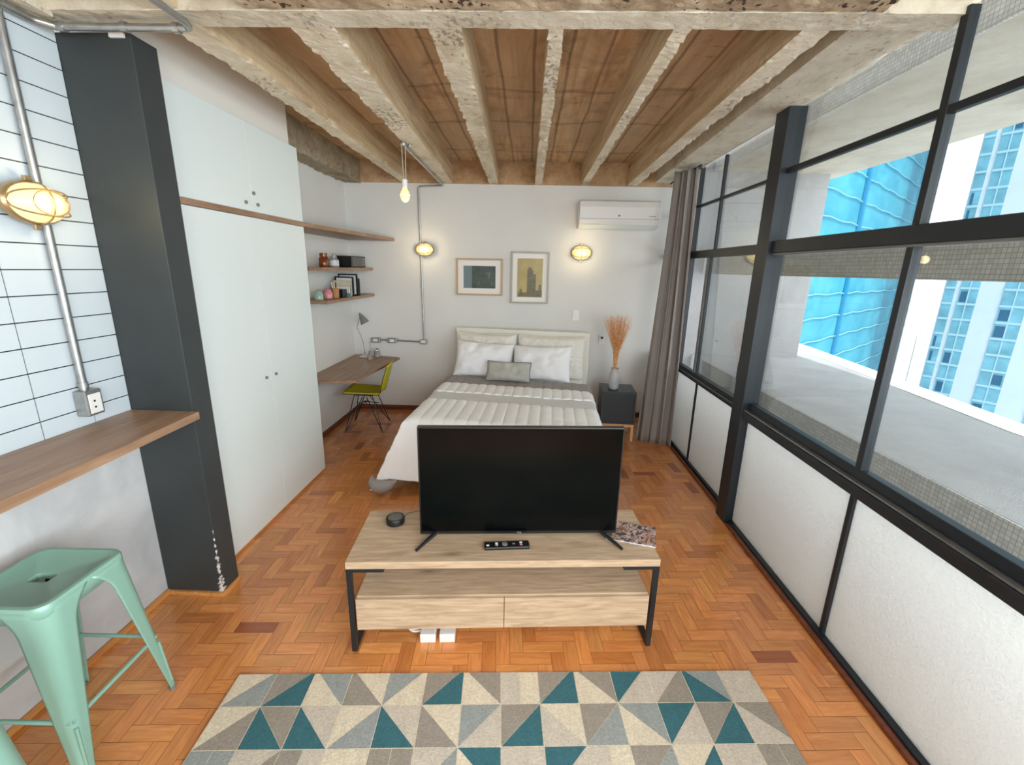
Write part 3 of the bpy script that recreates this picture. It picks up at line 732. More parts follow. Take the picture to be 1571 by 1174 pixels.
for nm, loc, e in (('wall_lamp_glow', (-1.125, 4.78, 1.83), 1.2), ('wall_lamp_glow', (0.556, 4.78, 1.83), 1.2), ('wall_lamp_glow', (-1.58, 1.62, 1.85), 1.2), ('pendant_glow', (-0.91, 3.4, 2.10), 1.5)):
    l = bpy.data.lights.new(nm, 'POINT'); l.energy = e; l.color = (1.0, 0.78, 0.45); l.shadow_soft_size = 0.04
    o = bpy.data.objects.new(nm, l); COL.objects.link(o); o.location = loc
# pendant
r = thing('pendant_bulb', 'bare glowing filament bulb hanging on two cords from a ceiling joist', 'pendant light', (-0.912, 3.40, 2.49))
b = MB(smooth=True); b.lathe([(0.022, -0.012), (0.024, -0.004), (0.020, 0.012)], (0, 0, 0), 18); build('ceiling_hook', b, 'galvanized', r)
b = MB(smooth=True); b.tube([(0.014, 0, -0.01), (0.010, 0, -0.235)], 0.0025, 6); b.tube([(-0.012, 0, -0.01), (-0.008, 0, -0.235)], 0.0025, 6); build('cord', b, 'cord', r)
b = MB(smooth=True); b.lathe([(0.012, 0.055), (0.019, 0.05), (0.019, 0.0), (0.015, -0.004)], (0, 0, -0.285), 18); build('socket', b, 'plastic_white', r)
b = MB(smooth=True); b.lathe([(0.013, 0.002), (0.016, -0.01), (0.028, -0.03), (0.034, -0.052), (0.031, -0.075), (0.018, -0.094), (0.003, -0.10)], (0, 0, -0.287), 22); q = build('bulb', b, 'bulb', r)
b = MB(smooth=True); b.lathe([(0.003, -0.03), (0.018, -0.04), (0.0355, -0.052), (0.018, -0.066), (0.003, -0.07)], (0, 0, -0.287), 16); build('filament', b, 'filament', q)
b = MB(smooth=True); b.lathe([(0.010, 0), (0.013, 0.01), (0.010, 0.02)], (0.03, 0.06, -0.005), 12); build('junction_ring', b, 'galvanized', r)

# ================================================================== BACK WALL THINGS
r = thing('air_conditioner', 'white split air conditioner high on the back wall', 'air conditioner', (0.905, 4.958, 2.075))
prof = [(0.0, 0.0), (-0.10, 0.0), (-0.17, 0.035), (-0.195, 0.07), (-0.197, 0.20), (-0.18, 0.255), (-0.15, 0.268), (0, 0.268)]
b = MB(); n = len(prof)
for x in (-0.408, 0.408): b.v += [(x, y, z) for y, z in prof]
b.f = [list(range(n)), list(range(n, 2*n))[::-1]]+[[i, (i+1) % n, n+(i+1) % n, n+i] for i in range(n)]; b.mi = [0]*len(b.f)
ac = build('body', b, 'plastic_white', r, bevel=0.006)
b = MB(); b.face([(-0.375, -0.1725, 0.033), (0.375, -0.1725, 0.033), (0.375, -0.1015, -0.0015), (-0.375, -0.1015, -0.0015)]); build('louver', b, 'laminate_white', r, solid=0.004)
b = MB(); b.box(-0.400, 0.400, -0.1985, -0.196, 0.085, 0.088); build('panel_seam', b, 'plastic_grey', r)
b = MB(smooth=True); b.lathe([(0.010, 0), (0.008, 0.002)], (-0.01, -0.197, 0.118), 16, 'Y', 1.2, 0.8); build('badge', b, 'plastic_grey', r)
b = MB(); b.box(0.29, 0.355, -0.1985, -0.197, 0.112, 0.117); build('badge_line', b, 'plastic_grey', r)
b = MB(); b.box(0.32, 0.334, -0.1985, -0.196, 0.04, 0.075); build('display', b, 'mat_board', r)

def picmat(kind):
    t = NT('print_'+kind); v = t.coord('Object')
    if kind == 'forest':
        n = t.noise(v, 14, 6, 0.7, 1.0); c = t.ramp(n, [(0.35, srgb(14, 26, 24)), (0.55, srgb(34, 60, 44)), (0.75, srgb(90, 112, 80))])
        sp = t.new('ShaderNodeSeparateXYZ'); t.l(v, sp.inputs[0])
        f = t.ramp(sp.outputs['X'], [(0.0, (1, 1, 1)), (0.001, (0, 0, 0))]); 
        mm = t.new('ShaderNodeMath', operation='ADD'); t.l(sp.outputs['X'], mm.inputs[0]); mm.inputs[1].default_value = 0.085
        f = t.ramp(mm.outputs[0], [(0.0, (1, 1, 1)), (0.004, (0, 0, 0))])
        c = t.mix(f, c, srgb(96, 116, 122))
    else:
        n = t.noise(v, 6, 6, 0.6); c = t.ramp(n, [(0.3, srgb(150, 130, 58)), (0.7, srgb(178, 156, 82))])
    return t.set(c, 0.35)
M['print_forest'] = picmat('forest'); M['print_yellow'] = picmat('yellow'); M['print_city'] = simple('print_city', srgb(96, 88, 50), 0.4, var=0.3, scale=30)
def picture(label, cx, cz, w_, h, fw, mw, fm, pm, mwz=None):
    mwz = mwz or mw
    r = thing('framed_picture', label, 'picture', (cx, 4.958, cz), 0)
    b = MB(); a, c = w_/2, h/2
    for x0, x1, z0, z1 in ((-a, a, c-fw, c), (-a, a, -c, -c+fw), (-a, -a+fw, -c+fw, c-fw), (a-fw, a, -c+fw, c-fw)): b.box(x0, x1, -0.03, 0, z0, z1)
    build('frame', b, fm, r, bevel=0.001)
    b = MB(); b.box(-a+fw, a-fw, -0.012, -0.002, -c+fw, c-fw); m = build('mat_board', b, 'mat_board', r)
    b = MB(); b.box(-a+mw, a-mw, -0.0135, -0.012, -c+mwz, c-mwz); p = build('print', b, pm, r)
    return r, p
picture('wide wood-framed photograph of dark green foliage on the back wall', -0.537, 1.555, 0.505, 0.392, 0.017, 0.077, 'frame_wood', 'print_forest')
r, p = picture('tall silver-framed yellow print of a city tower on the back wall', 0.014, 1.557, 0.412, 0.548, 0.017, 0.068, 'frame_silver', 'print_yellow')
b = MB(); b.prism([(0.0, 0), (0.07, 0), (0.07, 0.0008), (0, 0.0008)], 0, 0.001)
b = MB()
def q_(x0, x1, z0, z1): b.box(x0, x1, -0.0145, -0.0135, z0, z1)
q_(-0.03, 0.035, -0.200, 0.085); q_(0.035, 0.066, -0.200, 0.04); q_(-0.02, 0.02, 0.085, 0.11); q_(-0.125, -0.03, -0.20, -0.155); q_(0.066, 0.135, -0.20, -0.13); q_(0.10, 0.125, -0.13, -0.07); q_(-0.11, -0.085, -0.155, -0.12)
build('printed_tower', b, 'print_city', p)
b = MB(); b.box(0.502, 0.572, 4.952, 4.96, 1.105, 1.22); r = build('light_switch', b, 'plastic_white', bevel=0.003); tag(r, 'white light switch plate above the right end of the headboard', 'switch')
b = MB(); b.box(0.524, 0.55, 4.948, 4.953, 1.14, 1.185); build('rocker', b, 'plastic_white', r, bevel=0.002)
b = MB(); b.box(0.815, 0.875, 4.950, 4.96, 0.845, 0.955); r = build('wall_socket', b, 'plastic_white', bevel=0.003); tag(r, 'white wall socket with a black plug beside the dry grass', 'socket')
b = MB(smooth=True); b.lathe([(0.014, 0), (0.012, 0.022)], (0.843, 4.951, 0.925), 14, 'Y'); build('plug', b, 'black_plastic', r)

# ================================================================== SHELF AND DESK ITEMS
def bottle(name, label, cat, loc, prof, mat, cap=None, sub=None):
    r = thing(name, label, cat, loc)
    b = MB(smooth=True); b.lathe(prof, (0, 0, 0), 22); build('body', b, mat, r)
    if cap:
        b = MB(smooth=True); b.lathe(cap[0], (0, 0, 0), 18); build(cap[1], b, cap[2], r)
    return r
ZS = 1.6285; ZL = 1.3505
bottle('apothecary_jar', 'amber brown glass jar at the left of the upper short shelf', 'jar', (-1.86, 4.08, ZS), [(0.040, 0), (0.043, 0.01), (0.043, 0.075), (0.030, 0.092)], 'amber', ([(0.033, 0.092), (0.034, 0.118), (0.030, 0.122)], 'stopper', 'amber'))
bottle('glass_bottle', 'pale grey bottle between the amber jar and the radio', 'bottle', (-1.86, 4.30, ZS), [(0.040, 0), (0.042, 0.01), (0.042, 0.070), (0.018, 0.086), (0.016, 0.12), (0.019, 0.126)], 'grey_glass', ([(0.043, 0.015), (0.043, 0.06)], 'paper_label', 'book_white'))
bottle('glass_bottle', 'darker grey bottle just left of the radio', 'bottle', (-1.90, 4.43, ZS), [(0.028, 0), (0.030, 0.01), (0.030, 0.07), (0.014, 0.085), (0.014, 0.105)], 'plastic_grey')
r = thing('tabletop_radio', 'black and grey boxy radio on the upper short shelf', 'radio', (-1.845, 4.68, ZS))
b = MB(); b.box(-0.08, 0.085, -0.20, 0.17, 0, 0.112); build('case', b, 'black_plastic', r, bevel=0.004)
b = MB(); b.box(0.085, 0.089, -0.19, 0.16, 0.01, 0.102); fc = build('grille', b, 'radio_face', r)
b = MB()
for z in (0.03, 0.055, 0.08): b.box(0.089, 0.091, 0.08, 0.14, z, z+0.007)
build('dial_marks', b, 'frame_silver', fc)
bottle('candle_jar', 'pale green candle jar at the left end of the lower short shelf', 'jar', (-1.83, 3.86, ZL), [(0.036, 0), (0.038, 0.008), (0.038, 0.045), (0.028, 0.058)], 'mint_glass', ([(0.028, 0.058), (0.030, 0.074), (0.008, 0.082), (0.010, 0.09)], 'lid', 'mint_glass'))
bottle('candle_jar', 'pink candle jar beside the green one on the lower shelf', 'jar', (-1.83, 4.05, ZL), [(0.036, 0), (0.038, 0.008), (0.038, 0.050), (0.028, 0.062)], 'pink_glass', ([(0.028, 0.062), (0.030, 0.078), (0.008, 0.088), (0.010, 0.098)], 'lid', 'pink_glass'))
r = thing('pencil_cup', 'tan cup holding pencils on the lower short shelf', 'cup', (-1.80, 4.14, ZL))
b = MB(smooth=True); b.lathe([(0.030, 0), (0.032, 0.09), (0.028, 0.09), (0.026, 0.01)], (0, 0, 0), 18); build('cup', b, 'cork', r)
for i, (dx, dy, t) in enumerate(((-.01, -.015, 'book_white'), (.01, -.005, 'black_plastic'), (0, .012, 'cork'), (-.012, .008, 'book_beige'))):
    b = MB(smooth=True); b.tube([(dx*.4, dy*.4, 0.02), (dx*1.8, dy*1.8-0.012, 0.145)], 0.004, 6); build('pencil', b, t, r)
b = MB(); b.box(-1.88, -1.765, 4.225, 4.32, ZL, ZL+0.075); tag(build('storage_box', b, 'black_plastic', bevel=0.003), 'small black box right of the pencil cup', 'box')
def book(label, x0, x1, y0, y1, h, cover, name='book', z0=ZL):
    r = thing(name, label, 'book', ((x0+x1)/2, (y0+y1)/2, z0)); a, c = (x1-x0)/2, (y1-y0)/2
    b = MB(); b.box(-a, a, -c, -c+0.002, 0, h); b.box(-a, a, c-0.002, c, 0, h); b.box(a-0.002, a, -c, c, 0, h); build('cover', b, cover, r)
    b = MB(); b.box(-a+0.002, a-0.002, -c+0.002, c-0.002, 0.002, h-0.003); build('pages', b, 'book_white', r)
    return r
r = book('short white book with a teal lower band on the lower shelf', -1.90, -1.755, 4.335, 4.375, 0.095, 'book_white')
b = MB(); b.box(-0.072, 0.0735, -0.0225, 0.0215, 0.004, 0.034); build('teal_band', b, 'book_teal', r)
book('taller beige book standing behind the teal-banded one', -1.925, -1.755, 4.39, 4.42, 0.150, 'book_beige')
def photo_frame(label, x0, x1, y, h, z0=ZL, tilt=0.0):
    r = thing('photo_frame', label, 'photo frame', ((x0+x1)/2, y, z0)); a = (x1-x0)/2; f = 0.014
    b = MB(); b.box(-a, a, -0.009, 0.009, 0, f); b.box(-a, a, -0.009, 0.009, h-f, h); b.box(-a, -a+f, -0.009, 0.009, f, h-f); b.box(a-f, a, -0.009, 0.009, f, h-f); build('frame', b, 'black_plastic', r, bevel=0.001)
    b = MB(); b.box(-a+f, a-f, -0.004, 0.004, f, h-f); build('photo', b, 'book_white', r)
photo_frame('black photo frame standing behind the beige book', -1.93, -1.745, 4.45, 0.19)
photo_frame('taller black photo frame rearmost on the lower shelf', -1.93, -1.735, 4.53, 0.215)
book('dark slim book at the right end of the row on the lower shelf', -1.90, -1.735, 4.56, 0.0+4.59, 0.17, 'black_plastic')
# desk lamp
r = thing('desk_lamp', 'small chrome desk lamp with dark conical shade on the desk', 'lamp', (-1.80, 4.79, 0.655))
b = MB(smooth=True); b.lathe([(0.062, 0), (0.064, 0.008), (0.045, 0.018), (0.010, 0.03)], (0, 0, 0), 26); build('base', b, 'chrome', r)
b = MB(smooth=True); b.tube([(0, 0, 0.02), (-0.008, -0.02, 0.18), (-0.05, -0.06, 0.345)], 0.0045, 8); build('arm', b, 'chrome', r)
b = MB(smooth=True); b.tube([(-0.05, -0.06, 0.345), (0.0, -0.07, 0.485)], 0.004, 8); build('arm', b, 'chrome', r)
b = MB(smooth=True); b.lathe([(0.008, 0.12), (0.016, 0.10), (0.022, 0.085), (0.048, 0.0), (0.044, 0.0), (0.018, 0.08)], (0, 0, 0), 22); sh = build('shade', b, 'plastic_grey', r)
sh.location = (0.05, -0.08, 0.395); sh.rotation_euler = (0.1, -0.45, 0)
b = MB(smooth=True); b.lathe([(0.003, -0.016), (0.015, -0.01), (0.018, 0.0), (0.012, 0.012)], (0, 0, 0), 14); q = build('lamp_bulb', b, 'plastic_white', sh)
bottle('glass_jar', 'small clear jar on the desk at the foot of the lamp', 'jar', (-1.715, 4.69, 0.655), [(0.026, 0), (0.028, 0.008), (0.028, 0.05), (0.020, 0.058)], 'grey_glass', ([(0.021, 0.058), (0.021, 0.07), (0.005, 0.078), (0.008, 0.09)], 'lid', 'chrome'))
bottle('glass_jar', 'second small jar behind the lamp against the wall', 'jar', (-1.685, 4.85, 0.655), [(0.030, 0), (0.032, 0.008), (0.032, 0.06), (0.022, 0.07)], 'grey_glass', ([(0.022, 0.07), (0.022, 0.08), (0.006, 0.10)], 'lid', 'chrome'))

# ================================================================== WIRE CHAIR
def wire_chair():
    r = thing('wire_chair', 'yellow padded wire chair pushed under the alcove desk', 'chair', (-1.65, 4.33, 0), rad(96))
    # local: sitter faces +Y (towards desk at world -X); X sideways
    b = MB(smooth=True)
    def seat(u, v):
        x = (u-0.5)*0.36; y = (v-0.5)*0.34; dip = -0.018*math.cos((u-0.5)*PI)*math.cos((v-0.4)*PI)
        return (x*(0.90+0.10*v), y, 0.405+dip+0.018*v)
    b.grid(seat, 14, 14); build('seat_pad', b, 'yellow', r, solid=0.014)
    b = MB(smooth=True)
    def back(u, v):
        x = (u-0.5)*(0.30+0.05*math.sin(v*PI)); y = -0.185-0.075*v-0.02*math.cos((u-0.5)*PI); z = 0.425+0.275*v+(-0.015*(abs(u-0.5)*2)**3 if v > 0.5 else 0)
        return (x, y, z)
    b.grid(back, 14, 14); build('back_pad', b, 'yellow', r, solid=0.012)
    wr = MB(smooth=True)
    P = [seat(0, 1), seat(0, 0.5), seat(0, 0), back(0, 0), back(0, 0.5), back(0, 1)]+[back(k/8, 1) for k in range(1, 9)]+[back(1, 0.5), back(1, 0), seat(1, 0), seat(1, 0.5)]+[seat(1-k/8, 1) for k in range(0, 8)]
    wr.tube([(p[0]*1.03, p[1], p[2]-0.006) for p in P], 0.0042, 8, closed=True)
    wr.tube([seat(k/8, 0) for k in range(9)], 0.0035, 6); build('wire_rim', wr, 'black_metal', r)
    for sx, sy in ((-1, 1), (1, 1), (-1, -1), (1, -1)):
        L = MB(smooth=True); f = (sx*0.185, sy*0.185+(-0.01), 0.006)
        L.tube([(sx*0.09, sy*0.09, 0.375), f], 0.0045, 8); L.tube([f, (sx*0.045, sy*0.02, 0.345)], 0.0045, 8)
        build('leg', L, 'black_metal', r)
    c = MB(smooth=True); q = [(-0.12, -0.12), (0.12, 0.12)]
    for sx in (-1, 1):
        c.tube([(sx*0.09, -0.09, 0.372), (sx*0.09, 0.09, 0.372)], 0.004, 6)
        c.tube([(sx*0.11, -0.11, 0.235), (-sx*0.03, 0.0, 0.29), (sx*0.11, 0.11, 0.235)], 0.0035, 6)
        c.tube([(-0.11, sx*0.11, 0.235), (0.0, -sx*0.03, 0.29), (0.11, sx*0.11, 0.235)], 0.0035, 6)
        c.tube([(-0.09, sx*0.09, 0.372), (0.09, sx*0.09, 0.372)], 0.004, 6)
    build('wire_brace', c, 'black_metal', r)
wire_chair()

# ================================================================== BED
BED = Vector((-0.057, 4.80, 0)); BR = rad(-3.2); PR = rad(-8.6)
bed = thing('bed', 'double bed frame with cream headboard against the back wall', 'bed', BED, BR)
b = MB(); b.box(-0.735, 0.735, -0.04, 0.0, 0.25, 1.01); build('headboard', b, 'headboard', bed, bevel=0.006).rotation_euler = (0, 0, PR-BR)
b = MB(); b.box(-0.64, 0.64, -1.74, -0.12, 0.14, 0.34); build('box_base', b, 'navy', bed, bevel=0.01)
b = MB(); b.box(-0.67, 0.67, -1.77, -0.12, 0.342, 0.535); build('mattress', b, 'sheet', bed, bevel=0.03)
for sx in (-0.58, 0.58):
    for y in (-1.64, -0.22):
        b = MB(smooth=True); b.lathe([(0.022, 0), (0.03, 0.14)], (sx, y, 0), 14); build('leg', b, 'black_plastic', bed)
def coverlet():
    r = thing('coverlet', 'white quilted coverlet with grey bands draped over the bed', 'bedspread', BED, BR)
    W, Lf, top = 0.678, -1.79, 0.556; S = 1.13; Y0 = -0.47; T = 0.50
    def fn(u, v):
        s = (u-0.5)*2*S; L_tot = (Y0-Lf)+T; t = v*L_tot
        L_tot = L_tot
        ex = max(0, abs(s)-W); ey = max(0, t-(Y0-Lf)); sg = 1 if s > 0 else -1
        R_ = 0.05
        def drop(e):  # rounded shoulder
            if e <= 0: return 0, 0
            a = min(e/R_, PI/2); dx = R_*math.sin(a); dz = R_*(1-math.cos(a)); rest = max(0, e-R_*PI/2)
            return dx+rest*0.13, dz+rest*0.985
        dx, dzx = drop(ex); dy, dzy = drop(ey)
        x = sg*(min(abs(s), W)+dx); y = (Y0-min(t, Y0-Lf))-dy
        z = top-max(dzx, dzy)-0.28*min(dzx, dzy)
        if ex > 0 and ey > 0:
            k = min(ex, ey); x += sg*0.10*k; y -= 0.10*k
        hang = max(dzx, dzy)
        if hang > 0.05:
            w1 = 0.018*(hang/0.4)
            x += sg*(w1*math.sin(y*15+1.0)+w1*0.6*math.sin(y*31)) if dzx >= dzy else 0
            y += -(w1*math.sin(x*14)+w1*0.5*math.sin(x*27)) if dzy > dzx else 0
        # left side flares out towards the foot like the draped cloth in the room
        if s < 0 and ex > 0: x -= 0.15*min(1, hang/0.45)*max(0, min(1, (t-0.3)/1.0))
        y -= x*0.09*(1-0.5*v)
        y_b = t
        quilt = abs(math.sin(s/0.088*PI)); q2 = abs(math.sin((t+0.02)/0.17*PI))
        band = mat_of(t)
        if band == 0: z += 0.014*(quilt**0.4)*(0.75+0.25*q2)
        elif band == 2: z += 0.009*(quilt**0.5)*(q2**0.5)
        else: z += 0.003
        z += 0.007*noise.noise(Vector((x*3.1, y*3.1, 1.0)))+0.003*noise.noise(Vector((x*11, y*11, 4.0)))
        return (x, y, max(z, 0.03))
    def mat_of(t):
        if t < 0.30: return 2
        if t < 0.60: return 0
        if t < 0.84: return 1
        return 0
    Ltot = (Y0-Lf)+T
    b = MB(smooth=True); b.grid(fn, 300, 230, lambda u, v: mat_of(v*Ltot))
    o = build('quilt', b, ['quilt_white', 'quilt_light', 'quilt_grey'], r, solid=0.010)
    # turned-up grey hem at the foot corner
    b = MB(smooth=True)
    b.tube([(-0.985, -1.83, 0.10), (-0.965, -1.875, 0.08), (-0.925, -1.902, 0.062), (-0.875, -1.905, 0.060), (-0.825, -1.90, 0.075), (-0.78, -1.885, 0.105)], [0.010, 0.034, 0.050, 0.050, 0.036, 0.010], 14)
    build('grey_lining', b, 'quilt_grey', r)
coverlet()
def pillow(label, loc, rot, w_, h, t, mat, name='pillow', flange=None, fl_mat=None, seed=0, quilt=0, group=None):
    """local: X width, Z height, Y thickness"""
    r = thing(name, label, name.replace('_', ' '), loc); r.rotation_euler = rot
    b = MB(smooth=True); N = 36
    def side(sg):
        def fn(u, v):
            x, z = (u-0.5)*2, (v-0.5)*2
            k = max(0, 1-abs(x)**3.2)**0.55*max(0, 1-abs(z)**3.2)**0.55
            pin = 1-0.07*(1-abs(z)**2)*0-0.06*abs(x)**2*(1-abs(z))-0.0
            px = x*w_/2*(1-0.05*(1-abs(z)**1.5)*abs(x)**4); pz = z*h/2*(1-0.07*(1-abs(x)**1.5)*abs(z)**4)
            n = 0.030*noise.noise(Vector((px*7+seed, pz*7, sg*2.0)))+0.014*noise.noise(Vector((px*17+seed, pz*17, sg)))
            q = 0
            if quilt: q = 0.012*abs(math.sin(px/quilt*PI))**0.5*abs(math.sin(pz/quilt*PI))**0.5
            return (px, sg*(t/2*k+(n+q)*k), pz+h/2)
        return fn
    b.grid(side(-1), N, N); b.grid(side(1), N, N); o = build('cushion_body', b, mat, r)
    if flange:
        b = MB(smooth=True); pts = []
        for i in range(N*4):
            e, f = divmod(i, N); q = f/N*2-1
            x, z = ((q, -1), (1, q), (-q, 1), (-1, -q))[e]
            px = x*w_/2*(1-0.05*(1-abs(z)**1.5)*abs(x)**4); pz = z*h/2*(1-0.07*(1-abs(x)**1.5)*abs(z)**4)
            pts.append((px, 0, pz+h/2))
        b.tube(pts, flange, 6, closed=True); build('piping', b, fl_mat or mat, r)
    return r
Rb = Matrix.Rotation(PR, 4, 'Z')
def bp(x, y, z):
    q = Rb @ Vector((x, y, z)); return BED+q
def prot(tilt, yaw=0, roll=0): return (tilt, roll, PR+yaw)
pillow('quilted cream pillow against the left of the headboard', bp(-0.36, -0.195, 0.548), prot(-0.16), 0.66, 0.43, 0.12, 'cream_cloth', flange=0.005, seed=1, quilt=0.05)
pillow('quilted cream pillow against the right of the headboard', bp(0.34, -0.195, 0.548), prot(-0.16), 0.70, 0.43, 0.12, 'cream_cloth', flange=0.005, seed=5, quilt=0.05)
pillow('white rumpled pillow lying left behind the small bolster', bp(-0.33, -0.45, 0.558), prot(-0.44, 0.10, 0.05), 0.60, 0.38, 0.15, 'pillow_white', seed=9)
pillow('white rumpled pillow lying right behind the small bolster', bp(0.27, -0.44, 0.558), prot(-0.44, -0.05, -0.03), 0.60, 0.37, 0.15, 'pillow_white', seed=14)
pillow('small grey oblong cushion with dark piping in front of the pillows', bp(-0.03, -0.60, 0.575), prot(-0.50, 0.03), 0.44, 0.20, 0.10, 'pillow_grey', 'cushion', 0.005, 'pillow_piping', seed=22)

# ================================================================== NIGHTSTAND, VASE, CURTAIN
r = thing('nightstand', 'small dark navy bedside cube on a pine frame', 'bedside table', (0.93, 4.335, 0), rad(-3))
b = MB(); X, Y = 0.165, 0.165; z0, z1, th = 0.18, 0.51, 0.016
b.box(-X, X, -Y, Y, z1-th, z1); b.box(-X, X, -Y, Y, z0, z0+th); b.box(-X, -X+th, -Y, Y, z0+th, z1-th); b.box(X-th, X, -Y, Y, z0+th, z1-th); b.box(-X+th, X-th, Y-th, Y, z0+th, z1-th)
build('case', b, 'navy_edge', r, bevel=0.0015)
b = MB(); b.box(-X+th+0.001, X-th-0.001, -Y+0.006, -Y+0.02, z0+th+0.001, z1-th-0.001); build('door', b, 'navy', r)
for sx in (-1, 1):
    for sy in (-1, 1):
        b = MB(); xa, ya = sx*(X-0.014), sy*(Y-0.02); b.box(xa-0.013, xa+0.013, ya-0.013, ya+0.013, 0, 0.18); build('leg', b, 'pine', r, bevel=0.002)
for sy in (-1, 1):
    b = MB(); ya = sy*(Y-0.02); b.box(-X+0.027, X-0.027, ya-0.012, ya+0.012, 0.148, 0.18); build('apron', b, 'pine', r, bevel=0.002)
r = thing('ceramic_vase', 'grey ceramic bottle vase on the bedside cube', 'vase', (0.88, 4.29, 0.5105))
b = MB(smooth=True); b.lathe([(0.038, 0), (0.045, 0.006), (0.050, 0.035), (0.051, 0.125), (0.046, 0.160), (0.036, 0.178), (0.035, 0.205), (0.040, 0.212), (0.034, 0.212), (0.030, 0.18), (0.03, 0.15)], (0, 0, 0), 28); build('body', b, 'ceramic', r)
def grass():
    r = thing('dried_grass', 'bunch of orange-brown dried pampas grass standing in the grey vase', 'dried grass', (0.88, 4.29, 0.66))
    rnd = random.Random(5); st = MB(smooth=True); pl = MB()
    for i in range(90):
        a = rnd.random()*2*PI; sp = 0.15*rnd.random()**0.5; h = 0.46+0.12*rnd.random(); e = (math.cos(a)*sp, math.sin(a)*sp*0.8, h)
        m = (e[0]*0.25, e[1]*0.25, h*0.5)
        st.tube([(rnd.uniform(-.01, .01), rnd.uniform(-.01, .01), 0), m, (e[0]*0.75, e[1]*0.75, h*0.83), e], [0.0016, 0.0014, 0.001, 0.0006], 4)
        for k in range(48):
            t = 0.50+0.50*rnd.random(); 
            bx_, by_, bz = e[0]*t**1.6, e[1]*t**1.6, h*t
            d = Vector((rnd.gauss(0, 1), rnd.gauss(0, 1), 1.6)).normalized()*rnd.uniform(0.025, 0.05); s = Vector((rnd.gauss(0, 1), rnd.gauss(0, 1), 0)).normalized()*0.0009
            P0 = Vector((bx_, by_, bz)); pl.face([P0-s, P0+s, P0+d])
    build('stems', st, 'straw', r); o = build('plumes', pl, 'straw', r, weld=False); o['kind'] = 'stuff'; tag(o)
grass()
def curtain():
    r = thing('curtain', 'heavy grey floor-length curtain gathered at the far end of the window', 'curtain', (1.28, 4.15, 0))
    b = MB(smooth=True); rnd = random.Random(2)
    def fn(u, v):
        z = 0.008+2.50*v
        A = Vector((-0.155+0.125*v**1.0, 0.06+0.10*v)); B_ = Vector((0.150-0.0*v, -0.07+0.03*v))
        p = A+(B_-A)*u; nrm = Vector((-(B_-A).y, (B_-A).x)).normalized()
        ph = u*PI*2*3.8+0.5*math.sin(v*2.2+u*5)
        am = 0.050+0.014*math.sin(u*7+2)
        d = nrm*(am*math.sin(ph)+0.010*math.sin(2.7*ph+1))+ (B_-A).normalized()*0.016*math.sin(2*ph)
        return (p.x+d.x, p.y+d.y, z)
    b.grid(fn, 150, 40); build('cloth', b, 'curtain', r, solid=0.004)
    b = MB(smooth=True); b.tube([(0.12, -0.12, 2.515), (0.12, 0.7, 2.515)], 0.009, 10); build('curtain_rail', b, 'black_metal', r)
curtain()

# ================================================================== TV STAND AND THINGS ON IT
SA = rad(4.6); SP = Vector((-0.727, 1.559, 0)); SR = Matrix.Rotation(SA, 4, 'Z')
def sp(u, v, z=0): return SP+SR @ Vector((u, v, z))
r = thing('media_console', 'light oak low media console with black steel legs in front of the bed', 'console', SP, SA)
W, D, HT = 1.336, 0.405, 0.455
b = MB(); b.box(0, W, 0, D, HT-0.034, HT); build('top', b, 'oak', r, bevel=0.0015)
b = MB(); b.box(0.032, W-0.032, 0.02, D-0.02, 0.115, 0.273); cs = build('drawer_case', b, 'oak', r, bevel=0.001)
for x0, x1 in ((0.030, 0.6645), (0.6675, W-0.030)):
    b = MB(); b.box(x0, x1, 0.004, 0.019, 0.112, 0.266); build('drawer', b, 'oak', r, bevel=0.001)
for x in (0, W-0.022):
    b = MB(); g = 0.022
    b.box(x, x+g, 0.001, g, 0, HT-0.035); b.box(x, x+g, D-g, D-0.001, 0, HT-0.035); b.box(x, x+g, g, D-g, 0, g); b.box(x, x+g, g, D-g, HT-0.035-0.014, HT-0.035)
    a0, a1 = (x+g, x+g+0.135) if x == 0 else (x-0.135, x); b.box(a0, a1, 0.001, g, HT-0.035-0.016, HT-0.035)
    build('leg_frame', b, 'black_metal', r, bevel=0.001)
# television
TVL = sp(0.735, 0.178, HT)
r = thing('television', 'black flat television standing on the oak console', 'television', TVL, SA)
b = MB(); b.box(-0.45, 0.45, -0.008, 0.022, 0.018, 0.535); build('bezel', b, 'black_plastic', r, bevel=0.003)
b = MB(); b.box(-0.30, 0.30, 0.022, 0.05, 0.06, 0.36); build('rear_housing', b, 'black_plastic', r, bevel=0.01)
b = MB(); b.box(-0.443, 0.443, -0.0095, -0.008, 0.034, 0.529); build('screen', b, 'screen', r)
def txt(body, size, parent, loc, mat, rot=(PI/2, 0, 0), extr=0.0004):
    c = bpy.data.curves.new('badge', 'FONT'); c.body = body; c.size = size; c.extrude = extr; c.align_x = 'CENTER'
    t = bpy.data.objects.new('badge', c); COL.objects.link(t); me = bpy.data.meshes.new_from_object(t.evaluated_get(bpy.context.evaluated_depsgraph_get()))
    bpy.data.objects.remove(t); o = bpy.data.objects.new('badge', me); COL.objects.link(o); me.materials.append(M[mat]); o.parent = parent; o.location = loc; o.rotation_euler = rot; return o
txt('TCL', 0.012, r, (0, -0.0088, 0.021), 'frame_silver')
for sx in (-1, 1):
    b = MB(smooth=False)
    for (x, y, z, wd) in (): pass
    top = (sx*0.365, 0.008, 0.03); e1 = (sx*0.452, -0.112, 0.006); e2 = (sx*0.41, 0.10, 0.006)
    b.tube([top, ((top[0]+e1[0])/2, (top[1]+e1[1])/2, 0.020), e1], [0.010, 0.009, 0.006], 8); b.tube([top, e2], [0.010, 0.006], 8); build('foot', b, 'black_plastic', r)
